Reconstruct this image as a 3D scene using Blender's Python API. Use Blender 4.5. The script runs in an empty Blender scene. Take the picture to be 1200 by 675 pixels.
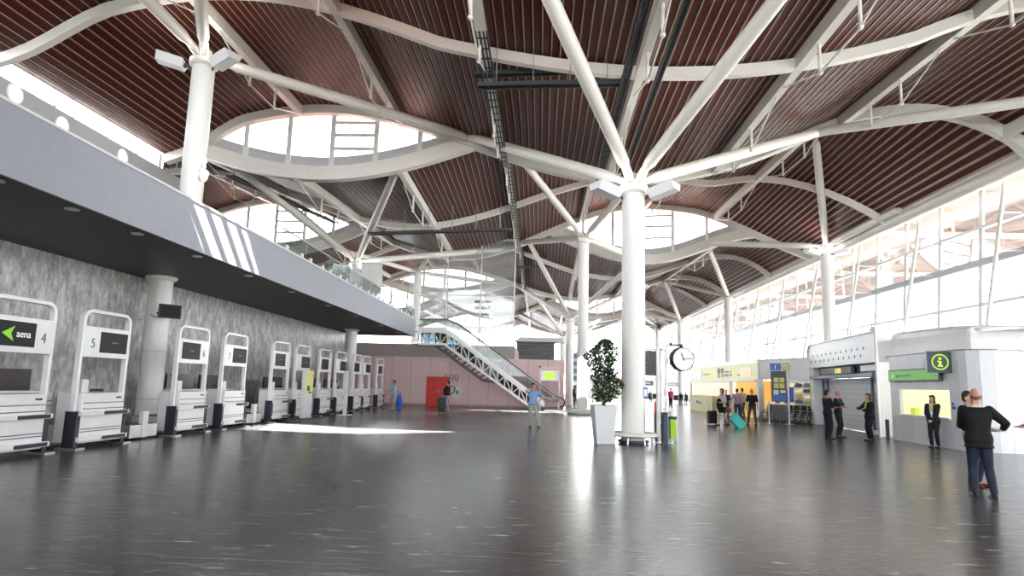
import bpy, bmesh, math, random
from mathutils import Vector, Matrix
random.seed(7)
PI = math.pi
C = bpy.context.scene.collection
SC = bpy.context.scene
V3 = Vector

# ------------------------------------------------------------------ camera (calibrated from vanishing points)
FPX = 771.0
_w = V3((33/FPX, -114.5/FPX, -1)).normalized()          # world +Y in camera axes
_u = V3((140/FPX, 5237/FPX, -1)); _u = (_u - _w*_u.dot(_w)).normalized()
_x = _w.cross(_u)
EYE = V3((0, 0, 1.65))
RC = Matrix((_x, _w, _u))                                # camera -> world
def ray(px, py):
    c = V3(((px-600)/FPX, -(py-337.5)/FPX, -1))
    return RC @ c
def at(px, py, Y):
    d = ray(px, py); return EYE + d*(Y/d.y)
def fl(px, py, z=0.0):
    d = ray(px, py); return EYE + d*((z-1.65)/d.z)
def atx(px, py, X):
    d = ray(px, py); return EYE + d*(X/d.x)
cam = bpy.data.cameras.new('camera'); camo = bpy.data.objects.new('camera', cam); C.objects.link(camo)
cam.sensor_width = 36; cam.lens = FPX/1200*36; cam.clip_end = 600; cam.clip_start = .05
camo.matrix_world = Matrix.Translation(EYE) @ RC.to_4x4()
SC.camera = camo

# ------------------------------------------------------------------ materials
def mat(name, col, rough=.5, metal=0., spec=.5, emit=None, estr=1., alpha=None, coat=0.):
    m = bpy.data.materials.new(name); m.use_nodes = True
    b = m.node_tree.nodes['Principled BSDF']
    b.inputs['Base Color'].default_value = (*col, 1); b.inputs['Roughness'].default_value = rough
    b.inputs['Metallic'].default_value = metal; b.inputs['Specular IOR Level'].default_value = spec
    b.inputs['Coat Weight'].default_value = coat
    if emit: b.inputs['Emission Color'].default_value = (*emit, 1); b.inputs['Emission Strength'].default_value = estr
    # slight procedural variation so no surface is perfectly flat
    nt = m.node_tree; tc = nt.nodes.new('ShaderNodeTexCoord'); n = nt.nodes.new('ShaderNodeTexNoise')
    n.inputs['Scale'].default_value = 6; n.inputs['Detail'].default_value = 4
    mx = nt.nodes.new('ShaderNodeMixRGB'); mx.blend_type = 'MULTIPLY'; mx.inputs[0].default_value = .12
    mx.inputs[1].default_value = (*col, 1)
    nt.links.new(tc.outputs['Object'], n.inputs['Vector']); nt.links.new(n.outputs['Fac'], mx.inputs[2])
    nt.links.new(mx.outputs[0], b.inputs['Base Color'])
    return m
def glass(name, tint=(1, 1, 1), refl=.08, rough=0.0, haze=0.0):
    m = bpy.data.materials.new(name); m.use_nodes = True; nt = m.node_tree; nt.nodes.clear()
    o = nt.nodes.new('ShaderNodeOutputMaterial'); t = nt.nodes.new('ShaderNodeBsdfTransparent'); g = nt.nodes.new('ShaderNodeBsdfGlossy')
    t.inputs[0].default_value = (*tint, 1); g.inputs['Roughness'].default_value = rough
    fr = nt.nodes.new('ShaderNodeLayerWeight'); fr.inputs[0].default_value = .25
    ml = nt.nodes.new('ShaderNodeMath'); ml.operation = 'MULTIPLY_ADD'; ml.inputs[1].default_value = .5; ml.inputs[2].default_value = refl
    mx = nt.nodes.new('ShaderNodeMixShader')
    nt.links.new(fr.outputs['Fresnel'], ml.inputs[0]); nt.links.new(ml.outputs[0], mx.inputs[0])
    nt.links.new(t.outputs[0], mx.inputs[1]); nt.links.new(g.outputs[0], mx.inputs[2])
    out = mx
    if haze:
        d = nt.nodes.new('ShaderNodeBsdfTranslucent'); d.inputs[0].default_value = (.9, .92, .92, 1)
        d2 = nt.nodes.new('ShaderNodeBsdfDiffuse'); d2.inputs[0].default_value = (.85, .87, .87, 1)
        a = nt.nodes.new('ShaderNodeAddShader'); nt.links.new(d.outputs[0], a.inputs[0]); nt.links.new(d2.outputs[0], a.inputs[1])
        m2 = nt.nodes.new('ShaderNodeMixShader'); m2.inputs[0].default_value = haze
        nt.links.new(mx.outputs[0], m2.inputs[1]); nt.links.new(d2.outputs[0], m2.inputs[2]); out = m2
    nt.links.new(out.outputs[0], o.inputs[0])
    return m
def ramp_mat(name, scale_xyz, stops, rough=.4, nscale=1., detail=8, bump=0., spec=.5, tiles=None, rough2=None):
    m = bpy.data.materials.new(name); m.use_nodes = True; nt = m.node_tree; b = nt.nodes['Principled BSDF']
    tc = nt.nodes.new('ShaderNodeTexCoord'); mp = nt.nodes.new('ShaderNodeMapping'); mp.inputs['Scale'].default_value = scale_xyz
    n = nt.nodes.new('ShaderNodeTexNoise'); n.inputs['Scale'].default_value = nscale; n.inputs['Detail'].default_value = detail; n.inputs['Roughness'].default_value = .65
    r = nt.nodes.new('ShaderNodeValToRGB'); el = r.color_ramp.elements
    while len(el) < len(stops): el.new(.5)
    for e, (p, c) in zip(el, stops): e.position = p; e.color = (*c, 1)
    L = nt.links.new
    L(tc.outputs['Object'], mp.inputs[0]); L(mp.outputs[0], n.inputs['Vector']); L(n.outputs['Fac'], r.inputs[0])
    col = r.outputs[0]
    if tiles:
        bk = nt.nodes.new('ShaderNodeTexBrick'); mp2 = nt.nodes.new('ShaderNodeMapping'); mp2.inputs['Rotation'].default_value = tiles.get('rot', (0, 0, 0)); mp2.inputs['Location'].default_value = tiles.get('loc', (0, 0, 0))
        bk.inputs['Scale'].default_value = 1; bk.inputs['Brick Width'].default_value = tiles['w']; bk.inputs['Row Height'].default_value = tiles['h']
        bk.inputs['Mortar Size'].default_value = tiles.get('m', .004); bk.offset = tiles.get('off', .5)
        bk.inputs['Color1'].default_value = (1, 1, 1, 1); k = tiles.get('var', .75); bk.inputs['Color2'].default_value = (k, k, k, 1)
        j = tiles.get('joint', .35); bk.inputs['Mortar'].default_value = (j, j, j, 1)
        L(tc.outputs['Object'], mp2.inputs[0]); L(mp2.outputs[0], bk.inputs['Vector'])
        mx = nt.nodes.new('ShaderNodeMixRGB'); mx.blend_type = 'MULTIPLY'; mx.inputs[0].default_value = 1
        L(col, mx.inputs[1]); L(bk.outputs['Color'], mx.inputs[2]); col = mx.outputs[0]
    L(col, b.inputs['Base Color']); b.inputs['Roughness'].default_value = rough; b.inputs['Specular IOR Level'].default_value = spec
    if rough2:
        mr = nt.nodes.new('ShaderNodeMapRange'); mr.inputs[3].default_value = rough; mr.inputs[4].default_value = rough2
        L(n.outputs['Fac'], mr.inputs[0]); L(mr.outputs[0], b.inputs['Roughness'])
    if bump:
        bp = nt.nodes.new('ShaderNodeBump'); bp.inputs['Strength'].default_value = bump; bp.inputs['Distance'].default_value = .02
        L(n.outputs['Fac'], bp.inputs['Height']); L(bp.outputs[0], b.inputs['Normal'])
    return m
M = {}
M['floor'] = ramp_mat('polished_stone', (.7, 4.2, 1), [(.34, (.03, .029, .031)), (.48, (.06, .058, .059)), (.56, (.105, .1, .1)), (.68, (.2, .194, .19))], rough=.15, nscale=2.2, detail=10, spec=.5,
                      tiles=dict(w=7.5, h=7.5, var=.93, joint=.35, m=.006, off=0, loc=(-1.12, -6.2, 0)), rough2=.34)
M['stone'] = ramp_mat('grey_marble', (1.8, 1.8, .8), [(.3, (.2, .2, .195)), (.46, (.36, .357, .345)), (.56, (.52, .515, .49)), (.7, (.74, .73, .7))], rough=.4, nscale=3.2, detail=12,
                      tiles=dict(w=2.4, h=1.2, var=.92, joint=.75, m=.004, rot=(0, PI/2, PI/2)))
M['white'] = mat('white_paint', (.8, .79, .75), .4)
M['cream'] = mat('cream_steel_paint', (.78, .755, .69), .42)
M['whitegloss'] = mat('white_gloss', (.85, .85, .85), .25)
M['slat'] = mat('brown_red_slat', (.07, .0108, .0055), .45, spec=.17)
M['slatedge'] = mat('slat_edge_metal', (.43, .30, .25), .38, spec=.4)
M['slatgap'] = mat('slat_gap', (.05, .016, .012), .6)
M['fascia'] = mat('grey_fascia', (.33, .34, .38), .45)
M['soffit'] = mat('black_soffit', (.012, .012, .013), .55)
M['rim'] = mat('white_rim', (.75, .76, .77), .35)
M['panelgrey'] = mat('light_grey_panel', (.52, .53, .54), .45)
M['booth'] = mat('booth_panel', (.75, .765, .8), .38)
M['boothwhite'] = mat('booth_white', (.9, .905, .91), .35)
M['black'] = mat('black_plastic', (.012, .012, .014), .4)
M['rubber'] = mat('dark_rubber', (.018, .018, .03), .5)
M['darkscreen'] = mat('dark_screen', (.012, .013, .017), .4, spec=.15)
M['darkglass'] = mat('dark_glass_panel', (.02, .018, .035), .2)
M['tray'] = mat('dark_cable_tray', (.035, .037, .04), .5, metal=.3)
M['steel'] = mat('brushed_steel', (.55, .56, .57), .3, metal=.9)
M['greysteel'] = mat('grey_steel', (.33, .35, .37), .4, metal=.5)
M['alu'] = mat('aluminium_frame', (.6, .61, .62), .4, metal=.2)
M['pink'] = mat('pink_panel', (.93, .64, .64), .5)
M['red'] = mat('red_door', (.78, .03, .015), .4)
M['greyband'] = mat('grey_band', (.4, .345, .32), .5)
M['glass'] = glass('clear_glass', (.97, .985, .99), .03)
M['skyglass'] = glass('roof_glass', (.99, .995, 1), .02)
M['railglass'] = glass('rail_glass', (.86, .93, .91), .04)
M['haze'] = glass('hazy_glass', (.93, .95, .95), .05, haze=.16)
M['trussglass'] = glass('truss_glass', (.5, .58, .62), .0)
M['upperwall'] = mat('upper_wall_grey', (.36, .36, .37), .5)
M['overhang'] = mat('overhang_slat', (.2, .12, .1), .6)
M['escglass'] = glass('escalator_glass', (.84, .87, .87), .01)
M['green'] = mat('green_sign', (.07, .30, .04), .45, emit=(.12, .42, .06), estr=.25)
M['lime'] = mat('lime', (.4, .66, .03), .4, emit=(.5, .8, .05), estr=.3)
M['logogreen'] = mat('logo_green', (.16, .42, .02), .4, emit=(.3, .7, .02), estr=.2)
M['navy'] = mat('navy_sign', (.012, .03, .06), .3)
M['darkgrey'] = mat('dark_grey', (.06, .062, .066), .45)
M['midgrey'] = mat('mid_grey', (.2, .2, .21), .5)
M['yellow'] = mat('yellow_panel', (.66, .64, .2), .45)
M['yellowlit'] = mat('yellow_backlit', (.66, .65, .27), .45, emit=(.8, .75, .3), estr=.12)
M['orange'] = mat('orange_glow_wall', (.8, .52, .14), .5, emit=(1, .6, .15), estr=.2)  # glows a little, standing in for lamps inside the shop
M['pinkglow'] = mat('pinkish_glow_wall', (.8, .62, .6), .5, emit=(1, .75, .65), estr=.35)  # emission mixed in so the wall reads as lamplit
M['warmglow'] = mat('warm_glow_wall', (.7, .58, .4), .5, emit=(1, .8, .5), estr=.22)  # colour with its own glow in place of indoor lighting
M['lampwhite'] = mat('lit_lamp', (1, 1, 1), .4, emit=(1, .98, .94), estr=8)
M['lampdim'] = mat('dim_lamp', (.8, .8, .8), .4, emit=(1, .98, .94), estr=1.2)
M['blue'] = mat('blue_sign', (.02, .12, .5), .4)
M['bluebin'] = mat('blue_plastic', (.02, .14, .5), .35)
M['teal'] = mat('teal_plastic', (.02, .3, .38), .35)
M['limebin'] = mat('lime_bag', (.42, .7, .03), .3)
M['turq'] = mat('turquoise_shell', (.08, .62, .58), .3)
M['leaf'] = mat('leaf', (.02, .048, .014), .45)
M['leaf2'] = mat('leaf_light', (.055, .11, .025), .45)
M['bark'] = mat('bark', (.12, .08, .05), .8)
M['soil'] = mat('soil', (.05, .035, .025), .9)
M['pot'] = mat('white_pot', (.74, .76, .76), .4)
M['concrete'] = mat('apron_concrete', (.3, .3, .295), .8)
M['txtdark'] = mat('dark_lettering', (.03, .03, .035), .5)
M['txtgrey'] = mat('grey_lettering', (.12, .12, .13), .5)
M['txtwhite'] = mat('white_lettering', (.8, .8, .8), .5, emit=(1, 1, 1), estr=.25)
M['txtyellow'] = mat('yellow_lettering', (.8, .6, .1), .5, emit=(1, .75, .1), estr=.6)
M['lmet'] = mat('perforated_white', (.84, .85, .87), .4)
M['bluegrey'] = mat('blue_grey_bar', (.14, .17, .24), .4)
M['shutter'] = mat('grey_shutter', (.62, .62, .64), .45)

# ------------------------------------------------------------------ mesh builder
class MB:
    def __init__(s): s.v = []; s.f = []; s.m = []; s.sm = []; s.mi = 0; s.X = None
    def mtl(s, i): s.mi = i; return s
    def _add(s, vs, fs, smooth=False):
        o = len(s.v)
        s.v += [tuple(s.X @ V3(p)) for p in vs] if s.X else [tuple(p) for p in vs]
        for f in fs: s.f.append(tuple(i+o for i in f)); s.m.append(s.mi); s.sm.append(smooth)
        return s
    def hexa(s, p): return s._add(p, [(3, 2, 1, 0), (4, 5, 6, 7), (0, 1, 5, 4), (1, 2, 6, 5), (2, 3, 7, 6), (3, 0, 4, 7)])
    def box(s, c, d, rz=0, rx=0, ry=0):
        h = [x/2 for x in d]; R = Matrix.Rotation(rz, 3, 'Z') @ Matrix.Rotation(ry, 3, 'Y') @ Matrix.Rotation(rx, 3, 'X')
        P = [(-1, -1, -1), (1, -1, -1), (1, 1, -1), (-1, 1, -1), (-1, -1, 1), (1, -1, 1), (1, 1, 1), (-1, 1, 1)]
        return s.hexa([V3(c) + R @ V3((a*h[0], b*h[1], e*h[2])) for a, b, e in P])
    def b2(s, lo, hi): return s.box([(a+b)/2 for a, b in zip(lo, hi)], [abs(b-a) for a, b in zip(lo, hi)])
    def beam(s, p, q, w, h, up=(0, 0, 1)):
        p, q = V3(p), V3(q); d = (q-p).normalized(); r = d.cross(V3(up))
        r = r.normalized() if r.length > 1e-5 else V3((1, 0, 0)); u = r.cross(d).normalized()
        a, b = r*w/2, u*h/2
        return s.hexa([p-a-b, p+a-b, p+a+b, p-a+b, q-a-b, q+a-b, q+a+b, q-a+b][0:1] + [p+a-b, p+a+b, p-a+b] + [q-a-b, q+a-b, q+a+b, q-a+b])
    def sweep(s, pts, w, h, up=(0, 0, 1), closed=False):   # rectangular section along polyline
        pts = [V3(p) for p in pts]; n = len(pts); ring = []
        for i, p in enumerate(pts):
            a = pts[i-1] if (i > 0 or closed) else p; b = pts[(i+1) % n] if (i < n-1 or closed) else p
            d = (b-a).normalized(); r = d.cross(V3(up)); r = r.normalized() if r.length > 1e-6 else V3((1, 0, 0)); u = r.cross(d).normalized()
            ring += [p-r*w/2-u*h/2, p+r*w/2-u*h/2, p+r*w/2+u*h/2, p-r*w/2+u*h/2]
        fs = []
        for i in range(n if closed else n-1):
            a, b = 4*i, 4*((i+1) % n)
            for k in range(4): fs.append((a+k, a+(k+1) % 4, b+(k+1) % 4, b+k))
        if not closed: fs += [(3, 2, 1, 0), tuple(4*(n-1)+k for k in range(4))]
        return s._add(ring, fs)
    def tube(s, pts, r, n=10, closed=False, caps=True):
        pts = [V3(p) for p in pts]; N = len(pts); rr = r if isinstance(r, (list, tuple)) else [r]*N
        vs = []; ref = None
        for i, p in enumerate(pts):
            a = pts[i-1] if (i > 0 or closed) else p; b = pts[(i+1) % N] if (i < N-1 or closed) else p
            d = (b-a).normalized()
            if ref is None: ref = V3((0, 0, 1)) if abs(d.z) < .9 else V3((1, 0, 0))
            x = (ref - d*ref.dot(d)).normalized(); ref = x; y = d.cross(x)
            for k in range(n):
                t = 2*PI*k/n; vs.append(p + (x*math.cos(t) + y*math.sin(t))*rr[i])
        fs = []
        for i in range(N if closed else N-1):
            a, b = n*i, n*((i+1) % N)
            for k in range(n): fs.append((a+k, a+(k+1) % n, b+(k+1) % n, b+k))
        s._add(vs, fs, True)
        if caps and not closed:
            s._add(vs[:n], [tuple(range(n))[::-1]]); s._add(vs[-n:], [tuple(range(n))])
        return s
    def lathe(s, prof, c=(0, 0, 0), n=24, R=None, smooth=True, caps=True):
        vs = []; c = V3(c)
        for r, z in prof:
            for k in range(n):
                t = 2*PI*k/n; p = V3((r*math.cos(t), r*math.sin(t), z)); vs.append(c + (R @ p if R else p))
        fs = []
        for i in range(len(prof)-1):
            for k in range(n): fs.append((i*n+k, i*n+(k+1) % n, (i+1)*n+(k+1) % n, (i+1)*n+k))
        s._add(vs, fs, smooth)
        if not caps or prof[0] == prof[-1]: return s
        if prof[0][0] > 1e-4: s._add(vs[:n], [tuple(range(n))[::-1]])
        if prof[-1][0] > 1e-4: s._add(vs[-n:], [tuple(range(n))])
        return s
    def ell(s, c, r, nu=14, nv=9, R=None):
        vs = []; c = V3(c)
        if not isinstance(r, (list, tuple)): r = (r,)*3
        for j in range(nv+1):
            ph = PI*j/nv - PI/2
            for k in range(nu):
                t = 2*PI*k/nu; p = V3((r[0]*math.cos(ph)*math.cos(t), r[1]*math.cos(ph)*math.sin(t), r[2]*math.sin(ph)))
                vs.append(c + (R @ p if R else p))
        fs = []
        for j in range(nv):
            for k in range(nu): fs.append((j*nu+k, j*nu+(k+1) % nu, (j+1)*nu+(k+1) % nu, (j+1)*nu+k))
        return s._add(vs, fs, True)
    def prism(s, poly, d0, d1, fn=None):      # poly in (a,b); extruded from d0 to d1; fn maps (a,b,d)->xyz, default x,z,y
        fn = fn or (lambda a, b, d: (a, d, b)); n = len(poly)
        vs = [fn(a, b, d0) for a, b in poly] + [fn(a, b, d1) for a, b in poly]
        return s._add(vs, [tuple(range(n)), tuple(range(2*n-1, n-1, -1))] + [((i+1) % n, i, n+i, n+(i+1) % n) for i in range(n)])
    def quad(s, a, b, c, d): return s._add([a, b, c, d], [(0, 1, 2, 3)])
    def build(s, name, mats, parent=None, loc=None, bevel=0, fix=True):
        me = bpy.data.meshes.new(name); me.from_pydata(s.v, [], s.f)
        mats = mats if isinstance(mats, (list, tuple)) else [mats]
        for m in mats: me.materials.append(M[m] if isinstance(m, str) else m)
        me.polygons.foreach_set('material_index', s.m); me.polygons.foreach_set('use_smooth', s.sm)
        if fix:
            b = bmesh.new(); b.from_mesh(me); bmesh.ops.recalc_face_normals(b, faces=b.faces); b.to_mesh(me); b.free()
        o = bpy.data.objects.new(name, me); C.objects.link(o)
        if parent: o.parent = parent
        if loc is not None: o.location = loc
        if bevel:
            bm = o.modifiers.new('bevel', 'BEVEL'); bm.width = bevel; bm.segments = 2; bm.limit_method = 'ANGLE'; bm.angle_limit = .7
        return o
def tag(o, label=None, cat=None, group=None, kind=None):
    if label: o['label'] = label
    if cat: o['category'] = cat
    if group: o['group'] = group
    if kind: o['kind'] = kind
    return o
def struct(o): o['kind'] = 'structure'; return o
def thing(name, loc, label, cat, rz=0, group=None):
    o = bpy.data.objects.new(name, None); C.objects.link(o); o.location = loc; o.rotation_euler = (0, 0, rz); o.empty_display_size = .2
    return tag(o, label, cat, group)
def kids(o): return [c for c in bpy.data.objects if c.parent == o]
def dup(root, loc, rz=None, label=None, group=None):
    def cp(o, p):
        c = o.copy(); C.objects.link(c)
        if p: c.parent = p
        for ch in list(o.children): cp(ch, c)
        return c
    r = cp(root, None); r.location = loc
    if rz is not None: r.rotation_euler = (0, 0, rz)
    if label: r['label'] = label
    if group: r['group'] = group
    return r
FRONT = Matrix(((1, 0, 0), (0, 0, -1), (0, 1, 0))).to_4x4()     # text plane -> facing local -Y
def text(name, s, size, loc, m, parent, align='CENTER', depth=.004, rot=None, squeeze=1.):
    cu = bpy.data.curves.new('t', 'FONT'); cu.body = s; cu.size = size; cu.align_x = align; cu.align_y = 'CENTER'; cu.extrude = depth
    to = bpy.data.objects.new('t', cu); C.objects.link(to)
    dg = bpy.context.evaluated_depsgraph_get(); me = bpy.data.meshes.new_from_object(to.evaluated_get(dg))
    bpy.data.objects.remove(to)
    me.name = name; me.transform(Matrix.Translation(V3(loc)) @ (rot or FRONT) @ Matrix.Diagonal((squeeze, 1, 1, 1)))
    me.materials.clear(); me.materials.append(M[m])
    o = bpy.data.objects.new(name, me); C.objects.link(o); o.parent = parent
    return o
def lerp(a, b, t): return a + (b-a)*t
def sstep(t): t = max(0, min(1, t)); return t*t*(3-2*t)
# ------------------------------------------------------------------ roof geometry: strips with waving edges
XR = 18.2; XL = -34.0; XLW = -17.8
LAM = 28.4
def Pw(X): return math.cos(2*PI*(X+10.4)/LAM)
def Qw(X): return math.cos(2*PI*(X-7.6)/LAM)
def eave(z, X):
    if X > 11: t = min(1, (X-11)/(XR-11)); z = lerp(z, 10.75, t*t*.95+.05*t)
    return z
def edge(row, upper, X):
    if row == 0:
        if not upper: return eave(12.0 + (1.9 if Pw(X) > 0 else .35)*Pw(X), X) - .4*sstep((-14-X)/3)
        return eave(12.0 + (1.9 if Pw(X) > 0 else .35)*Pw(X), X) - (3.3*max(0, math.cos(PI*(X+7.2)/15)) if abs(X+7.2) < 7.5 else 0)  # unseen dip that opens the roof, shaped to let the sun patches in
    s = 1 if upper else -1
    if X < -14 and row == 1 and upper: dz = -.8*sstep((-14-X)/3)
    else: dz = 0
    z = dz + (12.75 + s*1.6*Pw(X)) if row % 2 else (13.4 + s*2.1*Qw(X))
    if row % 2 and not upper and X > 8: z += sstep((X-8)/4)*3.4*max(0, Pw(X)+.25)
    if row >= 3: z -= .25*(row-2)
    return eave(z, X)
ROWY = {-1: -14.0, 0: 10.4, 1: 29.0, 2: 49.0, 3: 69.0, 4: 89.0, 5: 109.0}
def rowy(row, X):
    y = ROWY[row]
    return y - (4.8*sstep((X-8)/10.5) if row >= 1 else 0)
def sheet(k, X, t):     # strip k lies between row k-1 (front) and row k (rear)
    if k == 0: return V3((X, lerp(-14, 10.4, t), lerp(11.5, edge(0, True, X), t)))
    zf = edge(k-1, False, X); zr = edge(k, True, X)
    return V3((X, lerp(rowy(k-1, X), rowy(k, X), t), lerp(zf, zr, t)))
def hit(px, py, k, below=.0):      # where the ray through a pixel meets strip k
    d = ray(px, py); best = None
    for i in range(4000):
        s = 5 + i*.03; p = EYE + d*(s/d.y)
        yf, yr = rowy(k-1, p.x), rowy(k, p.x); t = (p.y-yf)/(yr-yf)
        if 0 <= t <= 1 and p.z >= sheet(k, max(XL, min(XR, p.x)), t).z - below: return p
    return None
def xl_of(k): return XLW if k <= 1 else XL
for k in range(0, 6):
    mb = MB(); PER = .275; xs = []; x = xl_of(k)
    while x < XR:
        for dx, dz in ((0, .08), (.045, .08), (.05, 0.0), (.084, 0.0), (.086, .012), (.27, .012)):
            if x+dx < XR: xs.append((x+dx, dz))
        x += PER
    NT = 6; n = len(xs)
    vs = []
    for j in range(NT+1):
        for (xx, dz) in xs:
            p = sheet(k, xx, j/NT); p.z += dz + .02; vs.append(p)
    mb.v = [tuple(p) for p in vs]
    for j in range(NT):
        for i in range(n-1):
            mb.f.append((j*n+i, j*n+i+1, (j+1)*n+i+1, (j+1)*n+i)); c = i % 6
            mb.m.append(1 if c in (0, 5) else (2 if c in (1, 2) else 0)); mb.sm.append(False)
    struct(mb.build('ceiling', ['slat', 'slatgap', 'slatedge'], fix=False))
PX = [2.85 + 4.78*k for k in range(-7, 4)]
def roof_beam(pts, w, h, m='cream'):
    mb = MB(); mb.sweep(pts, w, h); return struct(mb.build('roof_beam', m))
# purlins running the length of each strip, with a bow string below each
for k in range(1, 6):
    for X in PX:
        if X < xl_of(k)+.5 or X > XR-.6 or (k >= 2 and X > 16) or (k <= 1 and X < -16): continue
        t0 = .1 if k == 1 else 0.0
        P = [sheet(k, X, lerp(t0, 1, i/8)) - V3((0, 0, .2)) for i in range(9)]
        o = roof_beam(P, .26, .44)
        if k <= 4:
            s = MB(); ln = len(P)
            for (a, b) in ((0, 4), (4, 8)):
                q0, q1 = P[a], P[b]; m1 = q0.lerp(q1, .36)-V3((0, 0, 1.05)); m2 = q0.lerp(q1, .64)-V3((0, 0, 1.05))
                s.tube([q0-V3((0, 0, .1)), m1, m2, q1-V3((0, 0, .1))], .028, 6)
                for mm in (m1, m2): s.tube([mm, mm+V3((0, 0, .98))], .05, 8); s.ell(mm, (.07, .1, .07), 8, 6)
            b = s.build('bow_string', 'cream'); b.parent = o
# cross arcs over the strips, and the edge arcs of every row
def arc_pts(fn, x0, x1, n=40): return [fn(lerp(x0, x1, i/n)) for i in range(n+1)]
for k, ts in ((1, (.47,)), (2, (.52,)), (3, (.4,)), (4, (.4,)), (5, (.4,))):
    for t in ts:
        roof_beam(arc_pts(lambda X: sheet(k, X, t)-V3((0, 0, .22)), xl_of(k), XR-.1, 60), .26, .34)
win_n = [0]
def new_window(): win_n[0] += 1; return 'window_%d' % win_n[0]
for r in range(1, 6):
    x0 = XL if r > 1 else XLW
    roof_beam(arc_pts(lambda X: V3((X, rowy(r, X)-.05, edge(r, True, X)-.12)), x0, XR-.05, 90), .42, .5)
    roof_beam(arc_pts(lambda X: V3((X, rowy(r, X)+.06, edge(r, False, X)-.05)), x0 if r > 1 else XLW, XR-.05, 90), .46, .66)
    # lens shaped glazing between the two edges
    runs = []; cur = []
    n = 300
    for i in range(n+1):
        X = lerp(x0, XR, i/n); g = edge(r, True, X)-edge(r, False, X)
        if abs(g) > .25: 
            if cur and (cur[-1][1] > 0) != (g > 0): runs.append(cur); cur = []
            cur.append((X, g))
        else:
            if cur: runs.append(cur)
            cur = []
    if cur: runs.append(cur)
    for run in runs:
        if len(run) < 6: continue
        wx0, wx1 = run[0][0], run[-1][0]; up = run[len(run)//2][1] > 0
        w = struct(MB().build(new_window(), 'glass')); w.data.materials.clear()
        gl = MB(); fr = MB(); sill = MB()
        Yg = lambda X: rowy(r, X)+.18
        m = 24
        for i in range(m):
            a, b = lerp(wx0, wx1, i/m), lerp(wx0, wx1, (i+1)/m)
            za0, za1 = sorted((edge(r, True, a), edge(r, False, a))); zb0, zb1 = sorted((edge(r, True, b), edge(r, False, b)))
            gl.quad((a, Yg(a), za0), (b, Yg(b), zb0), (b, Yg(b), zb1), (a, Yg(a), za1))
        nm = 6
        for i in range(1, nm):
            X = lerp(wx0, wx1, i/nm); za, zb = sorted((edge(r, True, X), edge(r, False, X)))
            fr.beam((X, Yg(X), za), (X, Yg(X), zb), .22, .2, (0, 1, 0))
        if up:      # the openable middle light: three horizontal bars, and a low grey upstand
            xa, xb = lerp(wx0, wx1, 3/nm), lerp(wx0, wx1, 4/nm)
            for q in (.38, .6, .8):
                za, zb = edge(r, False, (xa+xb)/2), edge(r, True, (xa+xb)/2)
                fr.beam((xa, Yg(xa)-.02, lerp(za, zb, q)), (xb, Yg(xb)-.02, lerp(za, zb, q)), .1, .14)
            P = [V3((X, Yg(X)+.02, edge(r, False, X)+.45)) for X in [lerp(wx0, wx1, i/24) for i in range(25)]]
            sill.sweep(P, .05, .75)
            sill.build('sill', 'panelgrey', w)
        gl.build('pane', 'skyglass', w, fix=False); fr.build('mullions', 'white', w)

# ------------------------------------------------------------------ tree columns
CY = [20.5, 40.5, 60.5, 80.5, 100.5]
def floodlight(p, yaw, lab, grp):
    t = thing('floodlight', p, lab, 'floodlight', yaw, grp); t.rotation_euler = (-.22, 0, yaw)
    b = MB(); b.prism([(-.2, -.16), (.2, -.16), (.36, .1), (-.36, .1)], -.85, 0); b.build('housing', 'whitegloss', t)
    l = MB(); l.b2((-.3, -.8, .1), (.3, -.05, .115)); l.build('lens', 'lampwhite', t)
    a = MB(); a.tube([(0, 0, .03), (0, .22, -.03), (0, .4, -.12)], .035, 8); a.ell((0, .02, .0), (.1, .09, .09), 8, 6); a.build('bracket', 'darkgrey', t)
    return t
def tree(X, Y, zb, zj, struts, label, r=.36, ring=None, lamps=True):
    t = thing('tree_column', (X, Y, zb), label, 'column', 0, 'white tree columns carrying the roof')
    L = lambda p: V3(p) - V3((X, Y, zb))
    s = MB(); s.lathe([(r, 0), (r, zj-zb-.25)], n=32); s.build('shaft', 'white', t)
    c = MB(); c.lathe([(r*1.02, zj-zb-.3), (r*1.28, zj-zb-.24), (r*1.28, zj-zb-.05), (r*.8, zj-zb+.02), (r*.6, zj-zb+.3), (.05, zj-zb+.45)], n=28); c.build('collar', 'cream', t)
    for e in struts:
        e = V3(e); d = (e-V3((X, Y, zj))).normalized(); p0 = V3((X, Y, zj+.08))+d*.1
        b = MB(); ln = (e-p0).length
        b.tube([p0, p0+d*.55, p0+d*.75, p0+d*1.0, p0+d*(ln*.5), p0+d*(ln-.3), e], [.11, .11, .13, .19, .21, .19, .15], 16)
        for k in (-1, 1):
            side = d.cross(V3((0, 0, 1))).normalized()*k*.1; b.tube([p0-V3((0, 0, .2))+side, p0+d*.7+side], .05, 8)
        o = b.build('strut', 'cream', t); o.data.transform(Matrix.Translation(-V3((X, Y, zb))))
    return t
def sh(k, X, Y, drop=.15):
    yf, yr = rowy(k-1, X), rowy(k, X); p = sheet(k, X, (Y-yf)/(yr-yf)); p.z -= drop; return p
def rowpt(r, X, drop=.15): return V3((X, rowy(r, X), min(edge(r, True, X), edge(r, False, X))-drop))
XA, XLc, XRc = 2.85, -11.6, 17.85
FLG = 'floodlights on the column heads'
zA = at(740, 218, CY[0]).z
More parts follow.
